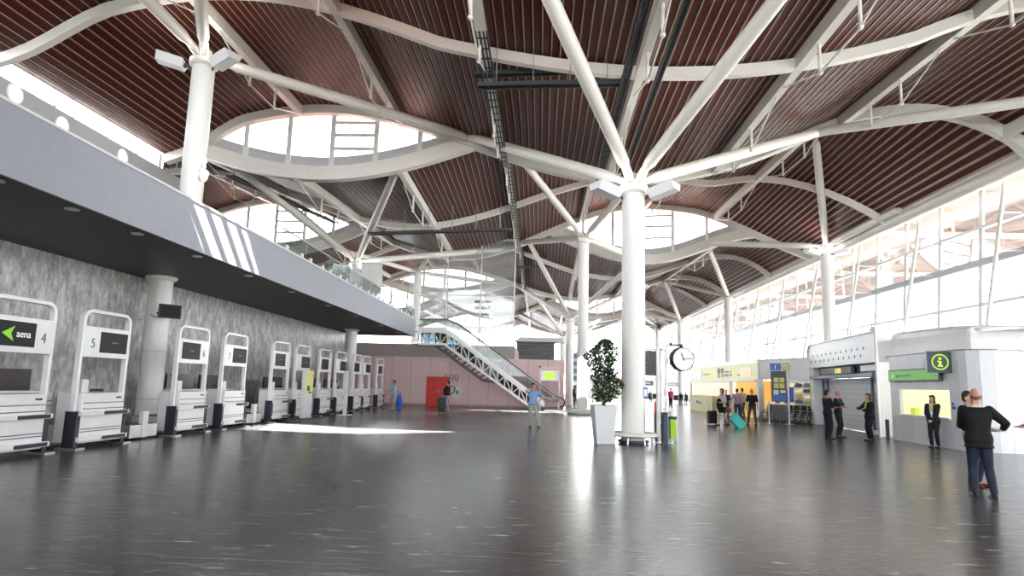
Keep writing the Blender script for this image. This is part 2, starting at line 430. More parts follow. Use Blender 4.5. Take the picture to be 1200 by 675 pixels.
# front row
tree(XA, CY[0], 0, zA, [hit(576, -150, 1, .12) or at(576, -150, 14), hit(1031, -150, 1, .12) or at(1031, -150, 14), at(550, 162, 28.7), at(958, 157, 26.6)],
     'nearest white tree column, standing in a round bench in mid hall')
pl1 = fl(186, 489)
zL1 = at(214, 70, 20.5).z
tree(XLc, CY[0], 5.0, zL1, [hit(20, -150, 1, .12) or at(20, -150, 14), hit(223, -150, 1, .12) or at(223, -150, 14), at(547, 162, 28.6)],
     'sunlit white tree column rising from the mezzanine beside the pole camera')
pR0 = at(1304, 107, CY[0])
tree(pR0.x, CY[0], 0, pR0.z, [at(958, 157, 26.6), sh(1, pR0.x-4.5, 12.2, .1)], 'white tree column behind the information booth, its long arm reaching in from the right edge')
# bars added out of view in the roof opening, striping the sun on the fascia
lv = MB()
for i in range(4):
    z = edge(0, False, -7.4)-.55-.82*i; lv.b2((-8.6, 10.35, z-.17), (-6.6, 10.4, z+.17))
struct(lv.build('sun_stripe_bars', 'white'))
# second row
L2 = at(418, 308, CY[1]); B2 = at(684, 280, CY[1]); R2 = at(968, 290, CY[1])
tree(L2.x, CY[1], 5.0, L2.z, [hit(267, 190, 2, .15) or sh(2, -16, 30), hit(468, 193, 2, .15) or sh(2, -6.7, 29.6), rowpt(2, -3), sh(2, -20, 48)],
     'white tree column on the mezzanine behind its glass balustrade, left of the escalator head')
tree(B2.x, CY[1], 0, B2.z, [hit(614, 192, 2, .15) or sh(2, -1, 30), sh(2, B2.x+4, 30.5), rowpt(2, -1.6), rowpt(2, 7.3)],
     'second white tree column along the middle of the hall, just left of the potted tree', .33)
tree(R2.x, CY[1], 0, R2.z, [hit(956, 166, 2, .15) or sh(2, 14, 30), rowpt(2, 12.2), sh(2, 17.9, 33)],
     'nearest white tree column along the glazed wall, behind the arched gate', .36)
L3 = at(490, 320, CY[2]); B3 = at(668, 374, CY[2]); R3 = at(853, 348, CY[2])
tree(L3.x, CY[2], 5.0, L3.z, [sh(3, L3.x-5, 51), sh(3, L3.x+5, 51), rowpt(3, -4), rowpt(3, -17)], 'white tree column behind the glass screen at the escalator head')
tree(B3.x, CY[2], 0, B3.z, [sh(3, B3.x-4.5, 50.5), sh(3, B3.x+4.5, 50.5), rowpt(3, -3.2), rowpt(3, 11)], 'third white tree column along the middle of the hall, beside the pink block', .36)
tree(R3.x, CY[2], 0, R3.z, [sh(3, 13, 51), rowpt(3, 12)], 'second white tree column along the glazed wall, behind the yellow shop', .36)
B4 = at(660, 395, CY[3]); R4 = at(797, 377, CY[3])
tree(B4.x, CY[3], 0, B4.z, [sh(4, B4.x-4.5, 70.5), sh(4, B4.x+4.5, 70.5), rowpt(4, -3), rowpt(4, 8)], 'fourth white tree column along the middle of the hall, far back', .36)
tree(R4.x, CY[3], 0, R4.z, [sh(4, 13, 70.5), rowpt(4, 12)], 'third white tree column along the glazed wall, above the hanging clock', .36)
tree(17.6, CY[4], 0, 11, [sh(5, 13, 91), rowpt(5, 12)], 'farthest white tree column along the glazed wall', .36)
for (p, yaw, lab) in ((V3((XA-.55, CY[0]-.2, zA-.35)), -2.3+PI/2-.3, 'floodlight on the left of the nearest column head'), (V3((XA+.55, CY[0]-.2, zA-.35)), 2.3-PI/2+.2, 'floodlight on the right of the nearest column head'),
                     (V3((XLc+.56, CY[0]-.2, zL1-.3)), 1.1, 'floodlight on the right of the sunlit mezzanine column head'), (V3((XLc-.56, CY[0]-.2, zL1-.3)), -1.3, 'floodlight on the left of the sunlit mezzanine column head'),
                     (V3((R2.x-.56, CY[1]-.2, R2.z-.45)), -1.3, 'floodlight on the left of the column head behind the gate'), (V3((R2.x+.3, CY[1]-.4, R2.z-.45)), 1.0, 'floodlight on the right of the column head behind the gate'),
                     (V3((L2.x+.56, CY[1]-.2, L2.z-.5)), 1.3, 'floodlight on the right of the mezzanine column head nearest the escalator'), (V3((L2.x-.56, CY[1]-.2, L2.z-.5)), -1.3, 'floodlight on the left of the mezzanine column head nearest the escalator')):
    floodlight(p, yaw, lab, FLG)
# eave beams
e = MB(); e.tube([(XR, 8, 10.55), (XR, 112, 10.55)], .3, 16); struct(e.build('trim_1', 'cream'))
e = MB(); e.b2((XR-.15, 8, 10.7), (XR+1.2, 112, 10.95)); struct(e.build('trim_2', 'cream'))
# cable trays hung under the roof
def tray(pts, lab, w=.32, hang=None):
    t = thing('cable_tray', pts[0], lab, 'cable tray', 0, 'dark cable trays under the roof')
    P = [V3(p)-V3(pts[0]) for p in pts]
    d = (P[-1]-P[0]); side = d.cross(V3((0, 0, 1))).normalized()*w/2
    for k in (-1, 1):
        m = MB(); m.sweep([p+side*k for p in P], .04, .12); m.build('side_rail', 'tray', t)
    N = int(d.length/.6)
    for i in range(N):
        p = P[0].lerp(P[-1], (i+.5)/N) if len(P) == 2 else P[int((i+.5)/N*(len(P)-1))].lerp(P[min(len(P)-1, int((i+.5)/N*(len(P)-1))+1)], ((i+.5)/N*(len(P)-1)) % 1)
        m = MB(); m.beam(p-side, p+side, .04, .03); m.build('rung', 'tray', t)
    m = MB(); m.tube([p+V3((0, 0, .02))+side*.4 for p in P], .03, 6); m.tube([p+V3((0, 0, .02))-side*.3 for p in P], .035, 6); m.build('cables', 'black', t)
    if hang:
        m = MB()
        for i in range(hang):
            p = P[0].lerp(P[-1], (i+.5)/hang)
            for k in (-1, 1): m.tube([p+side*k, p+side*k+V3((0, 0, 1.5))], .012, 5)
        m.build('hangers', 'greysteel', t)
    return t
def under(k, X, ta, tb, dx=0, n=8, drop=.75): return [sheet(k, X+dx, lerp(ta, tb, i/n))-V3((0, 0, drop)) for i in range(n+1)]
tray(under(1, XA, .1, .93, -.5), 'dark tray along the left of the middle roof beam above the nearest column', .2)
tray(under(1, XA, .1, .93, .45), 'dark tray along the right of the middle roof beam above the nearest column', .14)
tray(under(1, PX[6], .35, 1, .1), 'dark tray under the roof beam left of the middle, near the cross trays')
tray(under(2, PX[6], 0, 1, .15), 'long dark tray running back under the second roof strip beside the eye window')
tray(under(3, PX[6], 0, .9, .15), 'dark tray running back under the third roof strip behind the glass screen')
tray(under(2, PX[3]+.2, .1, .95, .4), 'dark tray under the second roof strip above the mezzanine')
pa, pb = hit(556, 88, 1, .7), hit(733, 80, 1, .7); pb = at(733, 80, pa.y)
tray([pa, pb], 'upper of the two dark trays crossing above the nearest column', .3, 4)
pa, pb = at(560, 101, pa.y-.9), at(733, 97, pa.y-.9)
tray([pa, pb], 'lower of the two dark trays crossing above the nearest column', .3, 4)
tray([at(432, 274, 36), at(600, 269, 36)], 'dark tray crossing above the escalator head', .35, 6)
tray([at(592, 313, 58), at(690, 312, 58)], 'dark tray crossing behind the second mid hall column', .3, 3)
# ------------------------------------------------------------------ room shell
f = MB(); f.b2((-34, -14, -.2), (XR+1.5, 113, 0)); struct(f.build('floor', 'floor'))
f = MB(); f.b2((XR+1.5, -60, -.3), (150, 220, -.12)); struct(f.build('ground', 'concrete'))
# stone wall under the mezzanine
XW = -13.1; ZS = 4.8; XF = -8.7; YE = at(490, 395, 45).y; YE = 45.0
s = MB(); s.b2((XW-.3, -14, 0), (XW, 46.0, ZS)); struct(s.build('wall_left', 'stone'))
# mezzanine deck: black soffit, grey fascia, white rim
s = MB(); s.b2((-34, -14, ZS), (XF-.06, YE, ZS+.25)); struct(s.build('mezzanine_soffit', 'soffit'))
s = MB(); s.b2((-34, -14, ZS+.25), (XF-.06, YE, 5.0)); struct(s.build('mezzanine_floor', 'midgrey'))
s = MB(); s.b2((XF-.06, -14, ZS-.02), (XF, YE, 5.97)); s.b2((-30, YE, ZS-.02), (XF, YE+.06, 5.2)); struct(s.build('mezzanine_fascia', 'fascia'))
s = MB(); s.b2((XF-.16, -14, 5.97), (XF+.02, YE, 6.02)); struct(s.build('trim_3', 'rim'))
# upper left wall with its glazed band
s = MB(); s.b2((XLW-.3, -14, 5.0), (XLW, 32.5, 11.2)); struct(s.build('wall_left_upper', 'upperwall'))
w = struct(MB().build(new_window(), 'glass')); w.data.materials.clear()
s = MB(); s.quad((XLW-.15, -14, 11), (XLW-.15, 29, 11), (XLW-.15, 29, 12.6), (XLW-.15, -14, 12.6)); s.build('pane', 'skyglass', w, fix=False)
s = MB()
for i in range(22): s.b2((XLW-.2, -13+2*i, 11), (XLW-.1, -12.94+2*i, 12.6))
s.build('mullions', 'alu', w)
s = MB(); s.b2((-34, 28.9, 5.0), (XLW-.35, 29.1, 14.2)); struct(s.build('wall_left_white_backing', 'white'))  # added behind the glazed band to stand for its blown-out white
# outer wall beyond, far left, white with openings above
s = MB(); s.b2((-34.3, -14, 0), (-34, 113, 9)); struct(s.build('wall_left_outer', 'white'))
s = MB(); s.b2((-34, -14.3, 0), (XR+1.5, -14, 3.0)); struct(s.build('wall_front', 'white'))
w = struct(MB().build(new_window(), 'glass')); w.data.materials.clear()  # out of view, glazed to brighten surfaces that face the camera
s = MB(); s.quad((-34, -14.1, 3.0), (XR, -14.1, 3.0), (XR, -14.1, 12), (-34, -14.1, 12)); s.build('pane', 'skyglass', w, fix=False)
s = MB()
for i in range(14): s.b2((-34+4*i, -14.2, 3.0), (-33.9+4*i, -14, 12))
s.build('mullions', 'alu', w)
# far end: white lower wall, glazing above
s = MB(); s.b2((-34, 112, 0), (XR+1, 112.3, 3.6)); struct(s.build('wall_back', 'white'))
w = struct(MB().build(new_window(), 'glass')); w.data.materials.clear()
s = MB(); s.quad((-34, 112.1, 3.6), (XR, 112.1, 3.6), (XR, 112.1, 15), (-34, 112.1, 15)); s.build('pane', 'skyglass', w, fix=False)
s = MB()
for i in range(14): s.b2((-34+4*i, 112, 3.6), (-33.85+4*i, 112.2, 15))
for z in (6, 9): s.b2((-34, 112, z), (XR, 112.2, z+.12))
s.build('mullions', 'alu', w)
s = MB(); s.b2((XR+.2, -14, 0), (XR+.5, 7.9, 10.6)); struct(s.build('wall_right_light_block', 'white'))  # added out of view, solid to cut the light on the booth
# right glazed wall, leaning slightly outwards
XG0, XG1 = XR+.3, XR+1.15
def gx(z): return lerp(XG0, XG1, z/10.8)
zA_ = 1.65 + .318*XG1*1.0; zA_ = 7.45; zB_ = 5.6; zT = 9.0; zC = 3.2
w = struct(MB().build('wall_right', 'glass')); w.data.materials.clear()
gl = MB()
gl.quad((gx(0), 8, 0), (gx(0), 112, 0), (gx(10.8), 112, 10.8), (gx(10.8), 8, 10.8)); gl.build('pane', 'glass', w, fix=False)
y = 8.0; i = 0
while y < 112:
    m = MB(); m.beam((gx(0), y, 0), (gx(10.8), y, 10.8), .12, .22, (0, 1, 0)); m.build('mullion', 'alu', w)
    if i % 2 == 0:
        m = MB(); m.tube([(XR-1.0, y+.4, 3.4), (XR+.35, y+.4, 10.4)], .08, 8)
        for zz in (5.6, 7.45, 9.0): m.beam((lerp(XR-1, XR+.35, (zz-3.4)/7), y+.4, zz), (gx(zz), y+.4, zz), .06, .06)
        m.build('bracing_post', 'white', w)
    y += 3.0; i += 1
for z, h in ((zC, .12), (zB_, .12), (zA_, .3), (zT, .12)):
    m = MB(); m.b2((gx(z)-.12, 8, z-h/2), (gx(z)+.1, 112, z+h/2)); m.build('transom', 'greysteel' if z == zA_ else 'alu', w)
# outside, the canopy roof seen through the upper panes
m = MB()
for i in range(240):
    y0 = 4+i*.45
    m.mtl(0).b2((XR+1.3, y0, 11.0), (XR+13, y0+.3, 11.06)); m.mtl(1).b2((XR+1.3, y0+.3, 11.02), (XR+13, y0+.45, 11.06))
struct(m.build('roof_overhang', ['overhang', 'slatedge']))
for i in range(8):
    m = MB(); m.beam((XR+1.2, 12+13*i, 10.85), (XR+13, 12+13*i, 10.85), .25, .3); struct(m.build('roof_beam', 'cream'))

# pink block under the mezzanine end
YP = 49.0; PXR = at(661, 450, YP).x
s = MB(); s.b2((-30, YP, 0), (PXR, YP+9, 3.55)); o = struct(s.build('wall_pink', 'pink'))
g = MB()
for i in range(29): g.b2((-30, YP-.012, .12*i+.1), (PXR, YP, .12*i+.112))
g.build('grooves', 'greyband', o)
g = MB(); x = -14
while x < PXR: g.b2((x, YP-.02, 0), (x+.07, YP, 3.55)); x += 1.45*1.0
g.build('joint_strips', 'panelgrey', o)
s = MB(); s.b2((-30, YP-.1, 3.55), (at(603, 420, YP).x, YP+9, 4.5)); struct(s.build('trim_4', 'greyband'))
# red door
a, b = at(500, 473, YP), at(525, 473, YP)
d = struct(MB().build('door_1', 'red')); d.data.materials.clear()
mid = (a.x+b.x)/2
for k, (x0, x1) in enumerate(((a.x, mid-.01), (mid+.01, b.x))):
    m = MB(); m.b2((x0, YP-.09, 0.01), (x1, YP-.03, 2.02)); lf = m.build('leaf', 'red', d)
    m = MB(); xx = mid-.1 if k == 0 else mid+.1; m.b2((xx-.02, YP-.14, .95), (xx+.02, YP-.09, 1.15)); m.build('handle', 'greysteel', lf)
m = MB(); m.b2((a.x-.08, YP-.07, 0), (a.x, YP, 2.1)); m.b2((b.x, YP-.07, 0), (b.x+.08, YP, 2.1)); m.b2((a.x-.08, YP-.07, 2.03), (b.x+.08, YP, 2.1)); m.build('frame', 'red', d)
# baseboard
m = MB(); m.b2((-13, YP-.03, 0), (PXR, YP, .14)); struct(m.build('baseboard_back', 'greyband'))
# ------------------------------------------------------------------ left side: columns under the mezzanine, kiosks, desks
KX = -10.2
for (px, py, lab) in ((190, 322, 'white round column behind the kiosk numbered 6, with a small monitor on it'), (412, 390, 'white round column behind the far kiosks, below the mezzanine')):
    Yc = 20.5 if px < 300 else 40.3
    p = at(px, py, Yc)
    t = thing('round_column', (p.x, Yc, 0), lab, 'column', 0, 'columns under the mezzanine')
    m = MB(); m.lathe([(.36, 0), (.36, ZS-.12)], n=32); m.build('shaft', 'white', t)
    m = MB(); m.lathe([(.37, ZS-.14), (.47, ZS-.08), (.47, ZS-.003)], n=32); m.build('capital', 'cream', t)
    m = MB(); m.lathe([(.375, .9), (.375, .93)], n=32); m.lathe([(.375, 2.4), (.375, 2.42)], n=32); m.build('joint_ring', 'panelgrey', t)
# monitor on the first column
p = at(199, 365, 20.0)
t = thing('wall_monitor', p, 'small flat monitor on a bracket on the column behind kiosk 6', 'monitor', PI/2-.75)
m = MB(); m.b2((-.33, -.04, -.22), (.33, .02, .22)); m.build('bezel', 'black', t, bevel=.008)
m = MB(); m.b2((-.29, -.046, -.18), (.29, -.039, .18)); m.build('screen', 'darkscreen', t)
m = MB(); m.tube([(-.1, .02, 0), (-.15, .2, -.05), (-.25, .34, -.05)], .04, 8); m.build('bracket', 'black', t)
m = MB(); m.tube([(-.2, .03, -.1), (-.35, .12, -.2), (-.5, .16, -.14)], .012, 6); m.build('cord', 'black', t)
# security camera on the stone wall
p = atx(160, 371, XW)
t = thing('security_camera', p, 'small white camera on the stone wall beside kiosk 5', 'camera', PI/2)
m = MB(); m.box((0, -.05, 0), (.14, .1, .14)); m.build('base', 'white', t)
m = MB(); m.tube([(0, -.08, -.01), (.12, -.3, -.04)], .07, 12); m.build('body', 'white', t)
m = MB(); m.tube([(.12, -.3, -.04), (.125, -.315, -.043)], .055, 12); m.build('lens', 'black', t)

def kiosk(Y, num, mirror, label, logo=False, scr='darkscreen'):
    t = thing('bag_drop_kiosk', (KX, Y, 0), label, 'kiosk', PI/2, 'self service bag drop kiosks along the stone wall')
    W = .82; s = -1 if mirror else 1
    # inverted U frame
    pts = [(-W, .06, .8), (-W, .06, 2.8)]
    for i in range(1, 7):
        a = PI/2*i/6; pts.append((-W+.22*(1-math.cos(a)), .06, 2.85+.22*math.sin(a)))
    pts += [(-x, y, z) for x, y, z in pts[::-1]]
    m = MB(); m.sweep(pts, .085, .13, (0, 1, 0)) ; m.build('frame', 'whitegloss', t, bevel=.015)
    for k in (-1, 1):
        m = MB(); m.b2((k*(W+.06), -.1, .04), (k*(W-.07), .18, .82)); lg = m.build('leg', 'rubber', t, bevel=.012)
        m = MB(); m.b2((k*(W+.16), -.22, 0), (k*(W-.14), .26, .04)); m.build('foot_plate', 'steel', lg)
    # header with screen and number
    m = MB(); m.b2((-W+.04, -.02, 2.02), (W-.04, .12, 2.72)); h = m.build('header_panel', 'whitegloss', t, bevel=.012)
    x0, x1 = sorted((-s*(W-.12), s*.28)); 
    m = MB(); m.b2((x0, -.035, 2.14), (x1, -.015, 2.62)); m.build('screen', scr, t, bevel=.004)
    if logo:
        cx = (x0+x1)/2
        m = MB(); m.prism([(cx-.36, 2.38), (cx-.06, 2.53), (cx-.14, 2.38), (cx-.06, 2.23)], -.04, -.036); m.build('arrow_emblem', 'logogreen', t)
        text('lettering', 'aena', .2, (cx+.18, -.037, 2.38), 'txtwhite', t, depth=.001)
    elif scr == 'darkscreen':
        m = MB(); cx = (x0+x1)/2; m.b2((cx-.1, -.038, 2.37), (cx+.14, -.034, 2.40)); m.build('lettering', 'txtgrey', t)
    if num: text('number', num, .3, (s*.52, -.022, 2.33), 'txtgrey', t)
    # body with grooves, bumper bars and dark slots
    m = MB(); m.b2((-W+.08, -.09, .12), (W-.08, .5, 1.22)); bd = m.build('body', 'whitegloss', t, bevel=.015)
    m = MB()
    for z in (.36, .42, .86, .99): m.b2((-W+.1, -.096, z), (W-.1, -.088, z+.018))
    m.build('grooves', 'darkgrey', bd)
    for z in (.72, .16):
        m = MB(); m.b2((-W-.02, -.19, z), (W+.02, -.08, z+.1)); br = m.build('bumper_bar', 'whitegloss', t, bevel=.01)
        m = MB(); a, b = sorted((s*.0-.1*s, s*(W-.06))); m.b2((-.1, -.196, z+.012), (W-.06, -.188, z+.088)); m.build('slot', 'rubber', br)
    m = MB(); m.b2((.42, -.1, 1.09), (.6, -.088, 1.13)); m.build('card_reader', 'black', t)
    # weighing belt opening at the back and bag tag printer
    m = MB(); m.b2((-W+.2, .5, .1), (W-.2, 1.3, .5)); bt = m.build('conveyor', 'panelgrey', t, bevel=.01)
    m = MB(); m.b2((-W+.26, .5, .5), (W-.26, 1.3, .51)); m.build('belt', 'rubber', bt)
    m = MB(); m.b2((-W+.2, .05, 1.22), (-W+.42, .22, 1.52)); m.build('printer', 'white', t, bevel=.01)
    return t
KY = [12.55, 15.1, 19.05, 21.75, 25.7, 28.1, 31.1, 33.6, 36.6, 38.6, 42.0]
KL = ['white bag drop kiosk numbered 4 with a green arrow on its screen', 'white bag drop kiosk numbered 5', 'white bag drop kiosk numbered 6', 'white bag drop kiosk numbered 7',
      'first white kiosk beyond the one numbered 7, nearer of that pair', 'white kiosk just before the yellow topped stand', 'white kiosk just beyond the yellow topped stand', 'white kiosk with a slim white post in front, before the far round column',
      'white kiosk just beyond the far round column', 'white kiosk second beyond the far round column', 'last white kiosk in the row, next to the person in pale blue']
for i, (Y, lab) in enumerate(zip(KY, KL)):
    kiosk(Y, {0: '4', 1: '5', 2: '6', 3: '7', 4: '8', 5: '9'}.get(i, '') if i < 4 else '', i % 2 == 1, lab, i == 0)
# check-in desks behind each pair
def desk(Y, Wd, label):
    t = thing('check_in_desk', (-11.88, Y, 0), label, 'desk', PI/2, 'check in desks behind the kiosks')
    m = MB(); m.b2((-Wd/2, -.25, .08), (Wd/2, .45, 1.18)); bd = m.build('body', 'whitegloss', t, bevel=.015)
    m = MB()
    for z in (.4, .46, .86, .98): m.b2((-Wd/2, -.256, z), (Wd/2, -.249, z+.018))
    m.build('grooves', 'darkgrey', bd)
    m = MB(); m.b2((-Wd/2-.05, -.1, 1.18), (Wd/2+.05, .5, 1.22)); m.build('worktop', 'white', t)
    m = MB(); m.b2((-Wd/2+.05, .3, 1.22), (Wd/2-.05, .36, 1.72)); m.build('dark_screen', 'darkglass', t)
    m = MB(); m.b2((-Wd/2+.05, -.2, 0), (Wd/2-.05, .4, .08)); m.build('plinth', 'rubber', t)
    return t
for Y, lab in ((13.8, 'white desk with a dark glass screen behind kiosks 4 and 5'), (22.05, 'white desk with a dark glass screen behind kiosk 7'), (24.2, 'white desk with a dark glass screen in the gap beyond kiosk 7'),
               (29.9, 'white desk behind the yellow topped stand'), (35.2, 'white desk behind the far round column kiosks'), (38.25, 'white desk near the end of the kiosk row')):
    desk(Y, {22.05: 1.8, 13.8: 3.3, 24.2: 1.9, 38.25: 2.4}.get(Y, 2.2), lab)
# low baggage scales in the gaps
def scale(Y, label):
    t = thing('baggage_scale', (-10.5, Y, 0), label, 'scale', PI/2, 'baggage scales between the kiosks')
    m = MB(); m.b2((-.6, -.2, .05), (.6, .9, .38)); m.build('body', 'steel', t, bevel=.02)
    m = MB(); m.b2((-.55, -.15, .38), (.55, .85, .4)); m.build('belt', 'rubber', t)
    m = MB(); m.b2((-.12, -.22, .05), (.12, -.1, .72)); m.build('post', 'white', t, bevel=.01)
    return t
scale(17.1, 'low steel baggage scale between kiosk 5 and the column')
scale(23.8, 'low steel baggage scale just beyond kiosk 7')
t = thing('swivel_chair', (-11.6, 17.3, 0), 'black office chair behind the low scale next to kiosk 5', 'chair', PI/2)
m = MB(); m.box((0, .2, .95), (.5, .08, .62), rx=-.1); m.build('backrest', 'black', t, bevel=.04)
m = MB(); m.box((0, -.05, .52), (.5, .5, .1)); m.build('seat', 'black', t, bevel=.03)
m = MB(); m.tube([(0, 0, .08), (0, 0, .5)], .03); m.build('pole', 'steel', t)
m = MB()
for k in range(5): m.tube([(0, 0, .12), (.28*math.cos(k*2*PI/5), .28*math.sin(k*2*PI/5), .05)], .02, 6)
m.build('base', 'black', t)
# yellow topped stand
p = fl(358, 493.6)
t = thing('bag_size_stand', (p.x, p.y, 0), 'grey stand with a yellow top panel on a low metal base between the kiosks', 'stand', PI/2-.1)
m = MB(); m.b2((-.36, -.05, .12), (.36, .1, 2.0)); m.build('panel', 'shutter', t, bevel=.01)
m = MB(); m.b2((-.34, -.06, 1.5), (.34, -.045, 2.0)); m.build('yellow_header', 'yellow', t)
m = MB(); m.b2((-.3, -.06, 1.05), (.3, -.045, 1.48)); sg = m.build('notice', 'yellow', t)
m = MB(); m.b2((-.2, -.066, 1.2), (.05, -.058, 1.4)); m.b2((-.05, -.066, 1.1), (.2, -.058, 1.17)); m.build('notice_mark', 'txtdark', sg)
m = MB(); m.b2((-1.0, -.3, 0), (1.0, .3, .05)); m.tube([(-1.0, -.3, .1), (1.0, -.3, .1)], .03, 8); m.tube([(-1.0, .3, .1), (1.0, .3, .1)], .03, 8); m.build('base', 'darkgrey', t)
# slim post in front of the eighth kiosk
p = fl(403.5, 486.6)
t = thing('barrier_post', (p.x, p.y, 0), 'slim tall white post with a base plate in front of the kiosks', 'post')
m = MB(); m.b2((-.07, -.07, 0), (.07, .07, 2.1)); m.build('post', 'white', t)
m = MB(); m.b2((-.3, -.3, 0), (.3, .3, .04)); m.build('base_plate', 'white', t)
# little desk pedestals near the far column
p = fl(416, 484)
t = thing('desk_pedestal', (-10.9, 35.0, 0), 'pale pedestal with a small dark screen beside the far round column', 'pedestal', PI/2)
m = MB(); m.b2((-.4, -.2, 0), (.4, .3, 1.15)); m.build('body', 'panelgrey', t, bevel=.01)
m = MB(); m.b2((-.5, -.26, 1.0), (-.1, -.2, 1.3)); m.build('screen', 'darkscreen', t)
# soffit downlights
for i, Y in enumerate((8.6, 10.2, 12.0, 14.1, 16.7, 19.8, 23.4, 27.6, 32.0, 37, 41.5)):
    t = thing('downlight', (XF-.42, Y, ZS-.002), 'round recessed downlight along the edge of the black soffit', 'downlight', 0, 'recessed downlights along the soffit edge')
    m = MB(); m.lathe([(.1, -.02), (.13, -.02), (.13, 0), (.1, 0)], n=20); m.build('ring', 'steel', t)
    m = MB(); m.lathe([(.001, -.012), (.1, -.012)], n=20); m.build('lens', 'lampdim', t)
# round lights on the upper wall
for (px, py) in ((17, 110), (72, 147), (143, 184)):
    p = atx(px, py, XLW)
    t = thing('round_wall_light', (XLW, p.y, p.z), 'round white light set in the upper left wall, ' + {17: 'nearest of three', 72: 'middle of three', 143: 'farthest of three'}[px], 'wall light', PI/2, 'round lights on the upper wall')
    m = MB(); m.lathe([(.001, .03), (.26, .03), (.3, 0)], n=24, R=Matrix.Rotation(PI/2, 3, 'X')); m.build('disc', 'lampdim', t)
    m = MB(); m.lathe([(.3, 0), (.3, .05), (.34, .05), (.34, 0)], n=24, R=Matrix.Rotation(PI/2, 3, 'X')); m.build('ring', 'white', t)
# pole camera on the fascia edge
p0 = atx(226, 236, XF-.25); ZF = 6.02
t = thing('pole_camera', (p0.x, p0.y, ZF-.2), 'dome camera hanging from a white post on the mezzanine edge beside the sunlit column', 'camera', PI/2)
hh = atx(235, 186, XF-.25).z-ZF+.2
m = MB(); m.tube([(0, 0, 0), (0, 0, hh-.08), (.05, 0, hh), (.4, 0, hh)], .055, 10); m.build('post', 'white', t)
m = MB(); m.tube([(.36, 0, hh), (.36, 0, hh-.25)], .045, 10); m.build('drop_arm', 'white', t)
m = MB(); m.lathe([(.001, -.2), (.09, -.17), (.13, -.08), (.13, .08), (.05, .12)], (.36, 0, hh-.36), 16); m.build('dome', 'white', t)
# glass balustrade on the mezzanine
yb0 = atx(330, 290, XF-.1).y
t = thing('glass_balustrade', (XF-.1, yb0, 6.02), 'glass balustrade with steel clamps on the mezzanine edge towards the escalator', 'balustrade')
n = 10; L = YE-yb0
for i in range(n):
    m = MB(); m.b2((-.02, L*i/n+.04, 0.02), (.0, L*(i+1)/n-.04, .66)); m.build('glass_panel', 'railglass', t)
    for q in (.2, .8):
        m = MB(); m.b2((-.05, L*(i+q)/n-.1, -.02), (.03, L*(i+q)/n+.1, .18)); m.build('clamp', 'white', t)
m = MB(); m.tube([(-.01, 0, .69), (-.01, L, .69)], .03, 8); m.build('handrail', 'steel', t)
# white cabinet on the mezzanine
p = at(436, 325, 38)
t = thing('white_cabinet', (p.x-.3, 39, 5.0), 'tall white box standing on the mezzanine beside the column near the escalator', 'cabinet')
m = MB(); m.b2((-.55, -.4, 0), (.55, .4, p.z-5+1.0)); m.build('body', 'panelgrey', t, bevel=.03)
m = MB(); m.b2((-.54, -.41, .1), (-.01, -.4, p.z-5+.9)); m.b2((.01, -.41, .1), (.54, -.4, p.z-5+.9)); m.build('doors', 'white', t)

# ------------------------------------------------------------------ escalator
YS0, YS1 = 44.7, 45.9
def ep(px, py): p = at(px, py, YS0); return (p.x, p.z)
t0 = ep(492, 403)
t = thing('escalator', (0, YS0, 0), 'escalator with glass sides and white lattice truss coming down from the mezzanine', 'escalator')
bot = [ep(490, 403), ep(521, 403.5), ep(622, 477)]; bx, bz = bot[-1]
mid = [ep(490, 384.5), ep(520, 384.5), ep(531, 391), ep(622, 459.5), ep(638, 471.5)]
hr = [ep(492, 374), ep(524, 374), ep(536, 379), ep(548, 387.5), ep(650, 464), ep(656, 466)]
def lin(pl, x):
    for (a, b) in zip(pl, pl[1:]):
        if a[0] <= x <= b[0]: return lerp(a[1], b[1], (x-a[0])/(b[0]-a[0]))
    return pl[0][1] if x < pl[0][0] else pl[-1][1]
D = YS1-YS0
lt = [ep(509, 405), ep(521, 414), ep(538, 427), ep(565, 446), ep(580, 448.5), ep(586, 452)]
